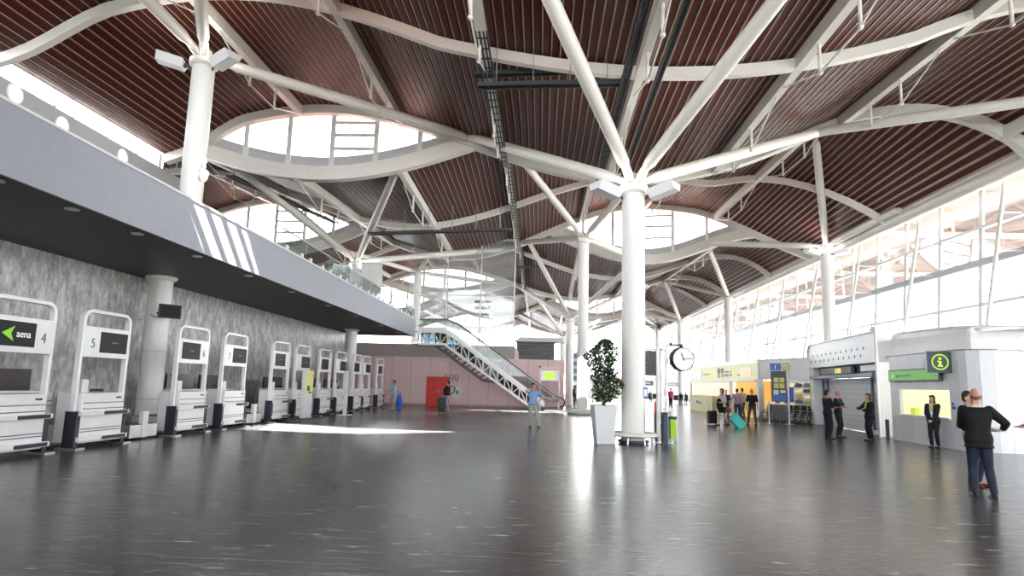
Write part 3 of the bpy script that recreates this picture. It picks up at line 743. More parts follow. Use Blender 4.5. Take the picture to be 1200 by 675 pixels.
for side, y in (('near', 0.0), ('far', D)):
    m = MB()
    m.sweep([(x, y, z) for x, z in bot], .12, .16); m.sweep([(x, y, z-.25) for x, z in mid], .1, .14)
    tr = m.build('truss_side', 'white', t)
    xs = [lerp(bot[0][0], bx-.3, i/15) for i in range(16)]
    for i, x in enumerate(xs):
        m = MB(); m.beam((x, y, lin(bot, x)), (x, y, lin(mid, x)-.25), .07, .07)
        if i < 15:
            x2 = xs[i+1]; m.beam((x, y, lin(bot, x) if i % 2 else lin(mid, x)-.25), (x2, y, lin(mid, x2)-.25 if i % 2 else lin(bot, x2)), .06, .06)
        m.build('lattice_bar', 'cream', tr)
    m = MB(); P = [(x, z) for x, z in mid]
    m.prism([(x, z-.18) for x, z in mid] + [(x, z+.06) for x, z in mid[::-1]], y-.07 if y == 0 else y-.03, y+.03 if y == 0 else y+.07); m.build('skirt_band', 'whitegloss', t)
    m = MB(); m.prism([(x, lin(mid, x)+.03) for x in [lerp(mid[0][0], hr[-1][0], i/24) for i in range(25)]] + [(x, lin(hr, x)-.04) for x in [lerp(hr[-1][0], mid[0][0], i/24) for i in range(25)]], y-.008, y+.008)
    m.build('glass_side', 'escglass', t)
    e = hr[-1]; m = MB(); m.sweep([(x, y, z) for x, z in hr] + [(e[0]+.25, y, e[1]-.1), (e[0]+.36, y, e[1]-.3), (e[0]+.3, y, e[1]-.55), (e[0]+.05, y, e[1]-.65)], .09, .07); m.build('handrail', 'rubber', t)
    m = MB(); m.tube([(x, y-.02, z-.07) for x, z in hr], .025, 6); m.build('rail_trim', 'steel', t)
    # glazed lower panel hiding the machinery
    m = MB(); m.prism([(x, lin(bot, x)+.1) for x in [lerp(bot[0][0], bx, i/12) for i in range(13)]] + [(x, lin(mid, x)-.3) for x in [lerp(bx, bot[0][0], i/12) for i in range(13)]], y-.006, y+.006); m.build('truss_glazing', 'trussglass', t)
xs0, xs1 = mid[1][0], mid[-1][0]; N = 26
for i in range(N):
    x = lerp(xs0, xs1, (i+.5)/N); z = lin(mid, x)-.12; w_ = (xs1-xs0)/N
    m = MB(); m.b2((x-w_/2, .12, z-.25), (x+w_/2, D-.12, z)); m.build('step', 'greysteel', t)
m = MB(); m.b2((mid[0][0]-.3, .1, mid[0][1]-.2), (xs0, D-.1, mid[0][1]-.12)); m.b2((xs1, .05, 0), (hr[-1][0]+.6, D-.05, .06)); m.build('landing_plate', 'steel', t)
m = MB(); m.b2((bot[0][0]-.2, 0, bot[0][1]-.1), (bot[1][0], D, bot[0][1])); m.prism([(bot[1][0], bot[1][1]-.08), (bx, bz-.05), (bx, bz+.02), (bot[1][0], bot[1][1])], .05, D-.05); m.prism(lt + [(x, z+.12) for x, z in lt[::-1]], .4, D); m.build('underside_pan', 'darkgrey', t)
m = MB(); m.sweep([(x, .35, z) for x, z in lt], .1, .1); m.sweep([(x, D, z) for x, z in lt], .1, .1); lw = m.build('lower_truss', 'darkgrey', t)
for i in range(14):
    x = lerp(lt[0][0]+.2, lt[-1][0]-.2, i/13); x2 = x+.45
    m = MB(); m.beam((x, .35, lin(lt, x)), (x2, .35, lin(bot, x2)), .07, .07); m.beam((x, D, lin(lt, x)), (x2, D, lin(bot, x2)), .07, .07) if i % 2 else m.beam((x, .35, lin(lt, x)), (x, D, lin(lt, x)), .07, .07); m.build('truss_bar', 'darkgrey', lw)
# yellow and white machine unit in the truss head
a = ep(518, 393); m = MB(); m.b2((a[0]-.35, .25, a[1]-.5), (a[0]+.35, .8, a[1]+.15)); mo = m.build('drive_unit', 'yellow', t, bevel=.06)
m = MB(); m.lathe([(.28, -.05), (.28, .05)], (a[0]+.45, .3, a[1]+.05), 16, Matrix.Rotation(PI/2, 3, 'X')); m.build('drive_wheel', 'white', mo)
# portal sign at the escalator foot
p0, p1 = fl(632.5, 481.2), fl(654, 481.2); Yp = p0.y
t = thing('portal_sign', ((p0.x+p1.x)/2, Yp, 0), 'white portal frame with a lime green notice at the escalator foot', 'sign')
hw = (p1.x-p0.x)/2; H = at(640, 431, Yp).z
pts = [(-hw, 0, 0), (-hw, 0, H-.1), (-hw+.1, 0, H), (hw-.1, 0, H), (hw, 0, H-.1), (hw, 0, 0)]
m = MB(); m.tube(pts, .04, 10); m.build('frame', 'whitegloss', t)
m = MB(); z0, z1 = at(640, 446, Yp).z, at(640, 434, Yp).z; m.b2((-hw+.05, -.02, z0), (hw-.05, .02, z1)); pn = m.build('panel', 'whitegloss', t)
m = MB(); m.b2((-hw+.25, -.026, z0+.12), (hw-.35, -.02, z1-.12)); m.build('notice', 'lime', pn)
m = MB(); m.box((-hw-.05, -.05, H+.06), (.12, .2, .14)); m.build('camera', 'darkgrey', t)
# tall hazy glass screen over the escalator
xg0, xg1 = at(478, 380, 47).x, at(602, 380, 47).x; z0, z1 = 4.55, at(600, 282, 47).z
t = thing('glass_screen', (xg0, 47, z0), 'tall hazy glass screen above the pink block behind the escalator', 'screen')
m = MB(); m.b2((0, 0, 0), (xg1-xg0, .02, z1-z0)); m.build('glass_panel', 'haze', t)
for q in (.36, .68, 1.0):
    m = MB(); m.b2(((xg1-xg0)*q-.05, -.03, -.1), ((xg1-xg0)*q+.05, .05, z1-z0)); m.build('post', 'alu', t)
m = MB(); m.b2((0, -.06, z1-z0-.05), (xg1-xg0, .08, z1-z0+.12)); m.build('top_rail', 'alu', t)
m = MB(); m.b2((0, -.03, (z1-z0)*.45), (xg1-xg0, .05, (z1-z0)*.45+.05)); m.build('mid_rail', 'alu', t)
# louvred unit on top of the pink block
a, b = at(605, 421, 59), at(650, 400, 59)
t = thing('louvred_unit', (a.x, 59, 3.62), 'dark louvred plant unit standing on top of the pink block', 'plant unit')
m = MB(); m.b2((0, .1, 0), (b.x-a.x, 2, b.z-3.7)); m.build('body', 'darkgrey', t)
for i in range(7):
    z = (b.z-3.8)*(i+.5)/7; m = MB(); m.box(((b.x-a.x)/2, .05, z), (b.x-a.x, .16, .03), rx=.5); m.build('louvre', 'greysteel', t)
m = MB(); m.prism([(-.2, b.z-3.7), (b.x-a.x+.9, b.z-3.7), (b.x-a.x+.5, b.z-3.3), (.3, b.z-3.3)], -.2, 2.2); m.build('lid', 'panelgrey', t)
# wall fittings on the pink block: lettering and white notice
t = thing('wall_notice', (at(536, 460, YP).x, YP-.03, at(536, 460, YP).z), 'white notice on the pink wall right of the backpacker', 'notice')
m = MB(); m.b2((-.3, -.01, -.45), (.3, .02, .45)); m.build('board', 'white', t)
m = MB(); m.b2((-.1, -.016, -.1), (.1, -.009, .15)); m.build('print', 'midgrey', t)
t = thing('wall_pictogram', (at(531, 443, YP).x, YP-.03, at(531, 443, YP).z), 'dark painted pictogram on the pink wall above the backpacker', 'pictogram')
for i, s_ in enumerate((-.42, -.12, .22)):
    m = MB(); m.tube([(s_-.1, 0, .3), (s_-.16, 0, 0), (s_+.02, 0, -.3)] if i == 0 else [(s_, 0, .3), (s_-.1, 0, 0), (s_+.1, 0, -.3), (s_+.16, 0, .2)], .03, 6); m.build('stroke', 'txtgrey', t)
# ------------------------------------------------------------------ mid hall furniture
# round bench
A0 = V3((XA, CY[0], 0))
t = thing('round_bench', A0, 'low round metal bench circling the nearest column', 'bench')
m = MB()
for r_ in (.52, .6, .68): m.tube([(r_*math.cos(2*PI*i/36), r_*math.sin(2*PI*i/36), .3) for i in range(36)], .03, 8, closed=True)
m.tube([(.72*math.cos(2*PI*i/36), .72*math.sin(2*PI*i/36), .26) for i in range(36)], .04, 8, closed=True)
m.build('seat_ring', 'cream', t)
for i in range(8):
    a = 2*PI*(i+.5)/8; m = MB(); m.tube([(.6*math.cos(a), .6*math.sin(a), .28), (.66*math.cos(a), .66*math.sin(a), .0)], .025, 8); m.build('leg', 'steel', t)
m = MB(); m.tube([(.42*math.cos(2*PI*i/36), .42*math.sin(2*PI*i/36), .06) for i in range(36)], .05, 8, closed=True); m.build('foot_ring', 'darkgrey', t)
t = thing('round_bench', (B2.x, CY[1], 0), 'low round white bench circling the second column', 'bench')
m = MB(); m.lathe([(.36, 0), (.85, 0), (.88, .1), (.85, .3), (.36, .32), (.36, 0)], n=32); m.build('seat', 'white', t)
# blue notice on the nearest column
p = at(749, 460, 20.2)
t = thing('column_notice', (XA+.33, CY[0]-.17, p.z), 'small blue and white notice on the nearest column', 'notice', .75)
m = MB(); m.b2((-.1, -.012, -.16), (.1, .01, .16)); m.build('board', 'blue', t)
m = MB(); m.b2((-.07, -.016, -.11), (.07, -.011, .1)); m.build('print', 'white', t)
# potted tree
p = fl(707, 520)
t = thing('potted_tree', (p.x, p.y, 0), 'tall leafy tree in a tapering square white pot beside the nearest column', 'plant', .12)
w0, w1, h = .24, .35, 1.12
m = MB(); m.hexa([(-w0, -w0, 0), (w0, -w0, 0), (w0, w0, 0), (-w0, w0, 0), (-w1, -w1, h), (w1, -w1, h), (w1, w1, h), (-w1, w1, h)]); m.build('pot', 'pot', t, bevel=.02)
m = MB(); m.b2((-w1+.03, -w1+.03, h), (w1-.03, w1-.03, h+.01)); m.build('soil', 'soil', t)
R_ = random.Random(5); tk = MB(); tips = []
for i in range(7):
    a = i*2*PI/7+R_.random(); pts = [V3((.05*math.cos(a), .05*math.sin(a), h))]; tz = h+R_.uniform(1.2, 1.95); rr = R_.uniform(.1, .3)
    for j in range(1, 6): q = j/5; pts.append(V3((rr*q*math.cos(a)+R_.uniform(-.03, .03), rr*q*math.sin(a)+R_.uniform(-.03, .03), lerp(h, tz, q))))
    tk.tube(pts, [lerp(.02, .005, j/5) for j in range(6)], 6); tips += pts[1:]
tk.build('stem', 'bark', t)
lf = MB()
def prof(z):   # half width of the crown at height fraction
    return lerp(.3, .46, sstep(z/.25)) if z < .25 else lerp(.46, .38, (z-.25)/.35) if z < .6 else (.38+.12*math.sin((z-.6)/.25*PI) if z < .85 else lerp(.4, .12, (z-.85)/.15))
for i in range(3000):
    z = R_.random()**.9; a = R_.uniform(0, 2*PI); rr = prof(z)*math.sqrt(R_.uniform(.15, 1))*(1+.22*math.sin(3*a+9*z))
    c = V3((rr*math.cos(a)+.07*math.sin(7*z), rr*math.sin(a), h+.1+z*1.86)); s = R_.uniform(.04, .075)
    d = V3((R_.uniform(-1, 1), R_.uniform(-1, 1), R_.uniform(-.9, .5))).normalized(); n_ = d.cross(V3((R_.uniform(-1, 1), R_.uniform(-1, 1), R_.uniform(-1, 1)))).normalized()
    lf.mi = 1 if R_.random() < .25 else 0
    lf._add([c-d*s, c+n_*s*.42-d*s*.1, c+d*s, c-n_*s*.42-d*s*.1, c+d.cross(n_)*s*.12], [(0, 1, 4), (1, 2, 4), (2, 3, 4), (3, 0, 4)])
for i in range(60):
    z = 1.0; c = V3((R_.uniform(-.25, .25), R_.uniform(-.25, .25), h+1.9+R_.uniform(0, .22))); s = .04; d = V3((R_.uniform(-1, 1), R_.uniform(-1, 1), .5)).normalized(); n_ = d.orthogonal().normalized()
    lf._add([c-d*s, c+n_*s*.4, c+d*s, c-n_*s*.4], [(0, 1, 2, 3)])
lf.build('foliage', ['leaf', 'leaf2'], t, fix=False)
# clock on its double post
p = fl(777, 520); YC_ = p.y
t = thing('post_clock', (p.x, p.y, 0), 'round white faced clock with a black case hanging from a white double post', 'clock')
a, b = at(771, 410, YC_).x-p.x, at(780.5, 410, YC_).x-p.x; Hc = at(777, 404, YC_).z
for k, x in enumerate((a, b)):
    m = MB(); m.tube([(x, 0, 0), (x, 0, Hc-.12), (x+(.04 if k else .02), 0, Hc-.03), (x+.16, 0, Hc+.02)], .055, 12); m.build('post', 'whitegloss', t)
m = MB()
for z in (.6, 1.2, 1.8, 2.4): m.b2((a, -.03, z), (b, .03, z+.05))
m.build('cross_bar', 'whitegloss', t)
m = MB(); m.b2((a-.1, -.25, .03), (b+.12, .25, .05)); m.build('base_plate', 'steel', t)
m = MB(); m.b2((a-.1, .08, .04), (a+.06, .2, .95)); m.build('dark_panel', 'darkgrey', t)
cc = at(799, 421, YC_); cx, cz = cc.x-p.x, cc.z; rc = at(813, 421, YC_).x-cc.x
m = MB(); m.tube([(b, 0, Hc+.0), (cx+.02, 0, Hc)], .03, 10); m.ell((at(786, 404, YC_).x-p.x, -.02, Hc+.02), .06, 10, 8); m.build('arm', 'darkgrey', t)
RXm = Matrix.Rotation(.25, 3, 'Z') @ Matrix.Rotation(PI/2, 3, 'X')
m = MB(); m.lathe([(rc*.93, .12), (rc, .13), (rc, -.13), (rc*.93, -.12)], (cx, 0, cz), 40, RXm, caps=False); m.build('case', 'black', t)
fc = MB(); fc.lathe([(.001, .115), (rc*.935, .115)], (cx, 0, cz), 40, RXm, caps=False); face = fc.build('face', 'whitegloss', t)
fc = MB(); fc.lathe([(.001, -.115), (rc*.935, -.115)], (cx, 0, cz), 40, RXm, caps=False); fc.build('rear_face', 'whitegloss', t)
m = MB(); m.tube([(cx-.01, 0, cz+rc), (cx-.01, 0, Hc)], .05, 10); m.build('hanger', 'black', t)
RZ = Matrix.Rotation(.25, 3, 'Z')
def hand(ang, ln, w):
    d = V3((math.sin(ang), 0, math.cos(ang))); m = MB(); m.beam(V3((cx, 0, cz)) + RZ @ (d*-.05+V3((0, -.125, 0))), V3((cx, 0, cz)) + RZ @ (d*ln+V3((0, -.125, 0))), w, .006, (0, 1, 0)); m.build('hand', 'black', t)
hand(-.42, rc*.55, .028); hand(1.5, rc*.78, .018)
m = MB()
for i in range(12):
    a_ = i*PI/6; d = V3((math.sin(a_), 0, math.cos(a_))); m.beam(V3((cx, 0, cz)) + RZ @ (d*rc*.8+V3((0, -.118, 0))), V3((cx, 0, cz)) + RZ @ (d*rc*.88+V3((0, -.118, 0))), .014, .004, (0, 1, 0))
m.build('hour_marks', 'midgrey', face)
# recycling bins
for k, (px, py, c, lab) in enumerate(((779, 521.5, 'navy', 'dark navy litter bin next to the clock post'), (782.2, 518, 'bluebin', 'blue litter bin in the row by the clock post'), (784.8, 517, 'teal', 'teal litter bin in the row by the clock post'), (789, 518.5, 'limebin', 'lime green litter bin at the right end of the row by the clock post'))):
    q = fl(px, py); t = thing('litter_bin', (q.x, q.y+.12*(k > 0), 0), lab, 'bin', .1, 'recycling bins by the clock post')
    m = MB(); w_ = (.075, .06, .06, .1)[k]
    m.prism([(-w_, -.13), (w_, -.13), (w_, .13), (-w_, .13)], .12 if k else .03, .72 if k else .92, lambda a, b, d: (a, b, d)); m.build('body', c, t, bevel=.02)
    m = MB(); m.b2((-w_-.01, -.14, .72 if k else .92), (w_+.01, .14, .8 if k else .96)); m.build('lid', 'navy' if k < 3 else 'darkgrey', t, bevel=.01)
    m = MB()
    for sx in (-w_+.02, w_-.02):
        for sy in (-.1, .1): m.b2((sx-.012, sy-.012, 0), (sx+.012, sy+.012, .14))
    m.build('feet', 'darkgrey', t)
    if k: m = MB(); m.tube([(0, .12, .8), (0, .12, 1.0)], .02, 6); m.box((0, .11, 1.0), (.16, .02, .12)); m.build('label_plate', 'white', t)
q = fl(768.6, 513)
t = thing('fire_extinguisher', (q.x, q.y, 0), 'slim red fire post behind the clock post', 'extinguisher')
m = MB(); m.lathe([(.04, .75), (.05, .8), (.05, 1.15), (.02, 1.2), (.02, 1.24)], n=14); m.build('cylinder', 'red', t)
m = MB(); m.tube([(0, 0, 0), (0, 0, .6)], .03, 8); m.lathe([(.14, 0), (.14, .02)], n=14); m.build('stand', 'darkgrey', t)
# flight information board
a, b = at(752, 440, 33), at(767, 411, 33)
t = thing('flight_board', ((a.x+b.x)/2, 33, 0), 'tall dark flight information board on posts behind the nearest column', 'display board')
hw = (b.x-a.x)/2+.15
m = MB(); m.b2((-hw-.2, -.05, a.z), (hw, .1, b.z)); m.build('screen', 'darkgrey', t)
m = MB()
R_ = random.Random(3)
for i in range(14):
    z = lerp(a.z+.08, b.z-.1, i/13.); m.b2((-hw+.02, -.06, z), (-hw+.02+R_.uniform(.5, 1.1)*hw, -.051, z+.03))
m.build('text_rows', 'midgrey', t)
for x in (hw+.12, hw+.42):
    m = MB(); m.b2((x-.06, 0, 0), (x+.06, .12, b.z+.15)); m.build('post', 'white', t)
m = MB(); m.b2((-hw-.2, 0, b.z+.02), (hw+.42, .1, b.z+.12)); m.build('beam', 'white', t)
# small hanging signs far away
for (px, py, c, lab) in ((757, 449, 'bluegrey', 'small blue grey sign hanging far behind the clock post, on its left'), (787, 450.5, 'panelgrey', 'small pale sign hanging far below the clock'), (729, 447, 'red', 'small red sign on the far wall left of the nearest column')):
    q = at(px, py, 75)
    t = thing('hanging_sign', q, lab, 'sign', 0, 'small hanging signs at the far end')
    m = MB(); m.b2((-.8, -.05, -.25), (.8, .05, .25)); m.build('panel', c, t)
    m = MB(); m.b2((-.5, -.06, -.08), (.5, -.05, .08)); m.build('lettering', 'white', t)
    m = MB(); m.tube([(-.6, 0, .25), (-.6, 0, 4)], .02, 6); m.tube([(.6, 0, .25), (.6, 0, 4)], .02, 6); m.build('hanger', 'greysteel', t)
# far end counters
for (px0, px1, y0, y1, c, lab) in ((671, 681, 447, 413, 'bluegrey', 'blue grey framed panel on the far wall left of the second column'), (729, 746, 446, 414, 'bluegrey', 'blue grey glazed panel on the far wall left of the nearest column'), (666, 675, 466, 451.5, 'darkgrey', 'dark grey standing panel far back left of the second column')):
    Yq = 108 if c == 'bluegrey' else 70
    a, b = at(px0, y0, Yq), at(px1, y1, Yq)
    t = thing('far_panel', ((a.x+b.x)/2, Yq, 0), lab, 'panel'); hw = (b.x-a.x)/2
    m = MB(); z0 = a.z if c == 'bluegrey' else 0.05
    m.b2((-hw, -.1, z0), (hw, .1, b.z)); m.build('panel', 'panelgrey' if c == 'bluegrey' else c, t)
    m = MB()
    for i in range(4): m.b2((-hw+.1, -.13, lerp(z0, b.z, (i+.15)/4)), (hw-.1, -.1, lerp(z0, b.z, (i+.75)/4)))
    m.build('inset', 'bluegrey' if c == 'bluegrey' else 'midgrey', t)
    if z0 > .1: m = MB(); m.b2((-.2, 0, 0), (.2, .1, z0)); m.build('post', 'white', t)
# waiting seats
def seat_row(px, py, n, rz, lab):
    q = fl(px, py); t = thing('bench_seating', (q.x, q.y, 0), lab, 'seating', rz, 'black beam seats in the waiting area')
    for i in range(n):
        x = (i-(n-1)/2)*.6
        m = MB(); m.box((x, 0, .44), (.52, .5, .06)); m.build('seat', 'black', t, bevel=.02)
        m = MB(); m.box((x, .26, .72), (.52, .05, .55), rx=-.15); m.build('backrest', 'black', t, bevel=.02)
    m = MB(); m.b2((-n*.3, -.03, .36), (n*.3, .03, .42)); m.build('beam', 'darkgrey', t)
    for x in (-n*.3+.3, n*.3-.3):
        m = MB(); m.b2((x-.03, -.03, 0), (x+.03, .03, .38)); m.b2((x-.03, -.28, 0), (x+.03, .28, .04)); m.build('leg', 'darkgrey', t)
    return t
seat_row(762, 470.5, 5, .0, 'row of black seats far back between the nearest column and the clock post')
seat_row(798, 473, 5, -.3, 'row of black seats far back below the clock')
seat_row(775, 467.5, 7, .2, 'farthest row of black seats behind the clock post')

# ------------------------------------------------------------------ right hand booths
# information booth: flat panels along x = XB then turning the corner
XB = 12.6
pts = [fl(1043, 514), fl(1090, 522), fl(1118, 526.6), fl(1132, 528.6), fl(1146, 530), fl(1168, 531.2), fl(1200, 532), fl(1290, 532)]
P2 = [(p.x, p.y) for p in pts]
HB = 3.1
t = thing('information_booth', (P2[0][0], P2[0][1], 0), 'white panelled information booth with a lit counter window and green sign', 'booth')
ox, oy = P2[0]
def loc2(p): return (p[0]-ox, p[1]-oy)
wa, wb = fl(1053, 0+517), fl(1112, 526)                 # window extents along the first facets
def lerp2(px):    # point on the booth face at image column px
    d = ray(px, 450); k = d.y/d.x
    for a, b in zip(P2, P2[1:]):
        f0 = a[1]-k*a[0]; f1 = b[1]-k*b[0]
        s = f0/(f0-f1)
        if (s >= 0 or a is P2[0]) and (s <= 1 or b is P2[-1]): return (lerp(a[0], b[0], s), lerp(a[1], b[1], s))
def wallseg(mb, a, b, z0, z1, th=.12):
    a, b = V3((*loc2(a), 0)), V3((*loc2(b), 0)); d = (b-a).normalized(); n_ = V3((d.y, -d.x, 0))
    if n_.x > 0 and abs(n_.x) > abs(n_.y): n_ = -n_
    if abs(n_.y) >= abs(n_.x) and n_.y < 0: n_ = n_
    back = -n_*th if (n_.x < 0 or n_.y < 0) else n_*th
    mb.hexa([a+V3((0, 0, z0)), b+V3((0, 0, z0)), b+back+V3((0, 0, z0)), a+back+V3((0, 0, z0)), a+V3((0, 0, z1)), b+V3((0, 0, z1)), b+back+V3((0, 0, z1)), a+back+V3((0, 0, z1))])
wA, wB = lerp2(1053.5), lerp2(1112)
zw0 = 1.65+(462.9-483.5)/FPX*wA[1]; zw1 = 1.65+(462.9-456.5)/FPX*wA[1]
edges = [1043.2, 1053.5, 1067, 1085, 1100, 1112, 1124, 1134, 1150, 1167, 1183, 1200, 1230, 1260, 1288]
for a, b in zip(edges, edges[1:]):
    pa, pb = lerp2(a), lerp2(b)
    pa2 = (lerp(pa[0], pb[0], .004), lerp(pa[1], pb[1], .004)); pb2 = (lerp(pa[0], pb[0], .985), lerp(pa[1], pb[1], .985))
    m = MB(); inw = 1053 <= a < 1111
    if inw: wallseg(m, pa2, pb2, .0, zw0); m.build('wall_panel', 'booth', t); m = MB(); wallseg(m, pa2, pb2, zw1, HB)
    else: wallseg(m, pa2, pb2, 0, HB)
    m.build('wall_panel', 'booth', t)
m = MB(); 
for a, b in zip(P2, P2[1:]): wallseg(m, (a[0]+.03, a[1]+.06), (b[0]+.03, b[1]+.06), HB, HB+.04, .2)
m.build('joint_backing', 'midgrey', t)
wl = V3((*loc2(wA), 0)); wr = V3((*loc2(wB), 0)); dW = (wr-wl); inn = V3((-dW.y, dW.x, 0)).normalized(); inn = inn if inn.x > 0 else -inn
def wp(s, d, z): q = wl+dW*s+inn*d; return (q.x, q.y, z)
m = MB(); dp = 1.8
m.quad(wp(0, dp, zw0-.3), wp(1, dp, zw0-.3), wp(1, dp, zw1+.4), wp(0, dp, zw1+.4)); m.quad(wp(-.02, .12, zw0-.3), wp(-.02, dp, zw0-.3), wp(-.02, dp, zw1+.4), wp(-.02, .12, zw1+.4))
m.quad(wp(1.02, .12, zw0-.3), wp(1.02, dp, zw0-.3), wp(1.02, dp, zw1+.4), wp(1.02, .12, zw1+.4)); m.build('inner_room', 'warmglow', t, fix=False)
m = MB(); m.quad(wp(0, .12, zw1+.4), wp(1, .12, zw1+.4), wp(1, dp, zw1+.4), wp(0, dp, zw1+.4)); m.build('inner_ceiling', 'lampdim', t, fix=False)  # whole ceiling glows in place of light fittings in the booth
m = MB(); m.hexa([wp(-.01, -.12, zw0-.05), wp(1.01, -.12, zw0-.05), wp(1.01, .5, zw0-.05), wp(-.01, .5, zw0-.05), wp(-.01, -.12, zw0), wp(1.01, -.12, zw0), wp(1.01, .5, zw0), wp(-.01, .5, zw0)]); m.build('counter', 'boothwhite', t)
m = MB(); m.quad(wp(0, .06, zw0), wp(1, .06, zw0), wp(1, .06, zw1), wp(0, .06, zw1)); m.build('window_pane', 'glass', t, fix=False)
m = MB(); m.hexa([wp(.1, .2, zw0), wp(.2, .2, zw0), wp(.2, .35, zw0), wp(.1, .35, zw0), wp(.1, .2, zw0+.25), wp(.2, .2, zw0+.25), wp(.2, .35, zw0+.25), wp(.1, .35, zw0+.25)]); m.build('leaflet_box', 'lime', t)
m = MB()
for s_, z_ in ((.55, .3), (.72, .35)): m.hexa([wp(s_, dp-.1, zw0+z_-.2), wp(s_+.12, dp-.1, zw0+z_-.2), wp(s_+.12, dp-.05, zw0+z_-.2), wp(s_, dp-.05, zw0+z_-.2), wp(s_, dp-.1, zw1+.1), wp(s_+.12, dp-.1, zw1+.1), wp(s_+.12, dp-.05, zw1+.1), wp(s_, dp-.05, zw1+.1)])
m.build('shelf_papers', 'white', t)
# curved white roof shell of booth
m = MB(); inset = .35
prof_ = [(0.2, .02), (.22, .4), (.26, .68), (.34, .86), (.5, .97), (.9, 1.04), (4.5, 1.08)]
rows = []
fn = [V3((a[0]-ox, a[1]-oy, 0)) for a in P2]
nrm = []
for i in range(len(fn)):
    a = fn[max(0, i-1)]; b = fn[min(len(fn)-1, i+1)]; d = (b-a).normalized(); n_ = V3((-d.y, d.x, 0)); n_ = n_ if n_.x > 0 or (abs(n_.x) < .2 and n_.y > 0) else -n_; nrm.append(n_)
nrm[0] = V3((1, 0, 0))
for d_, z in prof_: rows.append([fn[i]+nrm[i]*d_+V3((0, 0, HB+z*lerp(1.0, .62, min(1, i/5)))) for i in range(len(fn))])
for r0, r1 in zip(rows, rows[1:]):
    for i in range(len(fn)-1): m.quad(r0[i], r0[i+1], r1[i+1], r1[i])
m.sm = [True]*len(m.sm); m.build('roof_shell', 'boothwhite', t, fix=False)
# black corner guard
p = fl(1041.5, 514)
m = MB(); m.b2((p.x-ox-.06, p.y-oy-.04, 0), (p.x-ox+.03, p.y-oy+.08, .72)); m.build('corner_guard', 'rubber', t)
# blue sticker
q = lerp2(1116); m = MB(); yaw = math.atan2(wr.y-wl.y, wr.x-wl.x)
mm = Matrix.Translation((q[0]-ox, q[1]-oy, 1.35)) @ Matrix.Rotation(yaw, 4, 'Z')
s = MB(); s.X = mm; s.b2((-.1, -.015, -.1), (.1, .0, .0)); s.b2((-.1, -.015, .02), (.0, .0, .12)); s.build('blue_sticker', 'blue', t)
# green sign and blade sign: separate things fixed to the booth
gA, gB = lerp2(1046), lerp2(1106)
g0 = V3((*gA, 0)); g1 = V3((*gB, 0)); gy = math.atan2(g1.y-g0.y, g1.x-g0.x); gl_ = (g1-g0).length
z0 = at(1046, 447.5, gA[1]).z; z1 = at(1046, 434, gA[1]).z
out = V3((math.sin(gy), -math.cos(gy), 0)); 
gc = (g0+g1)/2+out*.08
t = thing('green_sign', (gc.x, gc.y, (z0+z1)/2), 'long green sign with small dark lettering above the booth window', 'sign', gy)
hz = (z1-z0)/2
m = MB(); m.b2((-gl_/2, -.05, -hz), (gl_/2, .06, hz)); m.build('frame', 'darkgrey', t)
m = MB(); m.b2((-gl_/2+.06, -.056, -hz+.05), (gl_/2-.06, -.05, hz-.05)); m.build('face', 'green', t)
m = MB(); m.prism([(-gl_/2+.25, -.02), (-gl_/2+.45, .08), (-gl_/2+.4, -.02), (-gl_/2+.45, -.1)], -.062, -.057); m.build('arrow_emblem', 'lime', t)
text('lettering', 'aena', .15, (-gl_/2+.75, -.058, -.01), 'txtdark', t)
m = MB(); m.b2((-gl_/2+.98, -.06, -.04), (-gl_/2+1.75, -.055, .02)); m.build('small_print', 'txtgrey', t)
# blade sign
bp = lerp2(1108); zc_ = at(1107, 425, bp[1]).z
t = thing('information_blade_sign', (bp[0]-.33, bp[1]-.3, zc_), 'dark square blade sign with a lime ringed letter i over the booth', 'sign', -.12)
m = MB(); m.b2((-.38, -.06, -.34), (.36, .06, .34)); m.build('panel', 'navy', t, bevel=.01)
m = MB(); Rx = Matrix.Rotation(PI/2, 3, 'X'); m.lathe([(.215, .061), (.255, .061), (.255, .068), (.215, .068), (.215, .061)], n=32, R=Rx); m.build('ring', 'lime', t)
m = MB(); m.lathe([(.001, .068), (.05, .068), (.05, .06)], (0, 0, .11), 16, Rx); m.b2((-.04, -.068, -.12), (.04, -.06, .03)); m.b2((-.08, -.068, -.15), (.08, -.06, -.11)); m.b2((-.08, -.068, .0), (.0, -.06, .04)); m.build('letter_i', 'lime', t)
m = MB(); m.b2((.36, -.03, -.05), (.72, .03, .05)); m.build('bracket', 'darkgrey', t)

# arched gate between the booths
ga, gb = fl(958, 497.5), fl(1040, 512.5)
ga, gb = V3((ga.x, ga.y, 0)), V3((gb.x, gb.y, 0)); GL = (gb-ga).length; gyaw = math.atan2(gb.y-ga.y, gb.x-ga.x)
t = thing('arched_gate', ga, 'white arched gate with rows of round holes and glazed doors', 'gate', gyaw)
HG = 4.15; ztr = 2.95; zcan = 2.45
m = MB(); m.b2((-.12, -.25, 0), (.42, .5, HG-1.0))
m.build('jamb', 'boothwhite', t, bevel=.06)
m = MB(); m.b2((GL-.22, -.25, 0), (GL+.1, .5, HG-.3)); m.build('jamb', 'boothwhite', t, bevel=.05)
m = MB(); R0 = .6
poly = [(-.12, ztr), (-.12, HG-R0)] + [(-.12+R0*(1-math.cos(PI/2*i/8)), HG-R0+R0*math.sin(PI/2*i/8)) for i in range(1, 9)] + [(GL+.1, HG), (GL+.1, ztr)]
m.prism(poly, -.3, .5); hd = m.build('arch_header', 'lmet', t)
m = MB()
for rI, z in enumerate((ztr+.32, ztr+.62)):
    for i in range(11):
        x = .45+rI*.35+i*(GL-1.3)/11; m.lathe([(.001, .312), (.055, .312), (.07, .3)], (x, 0, z), 12, Rx)
m.build('holes', 'midgrey', hd)
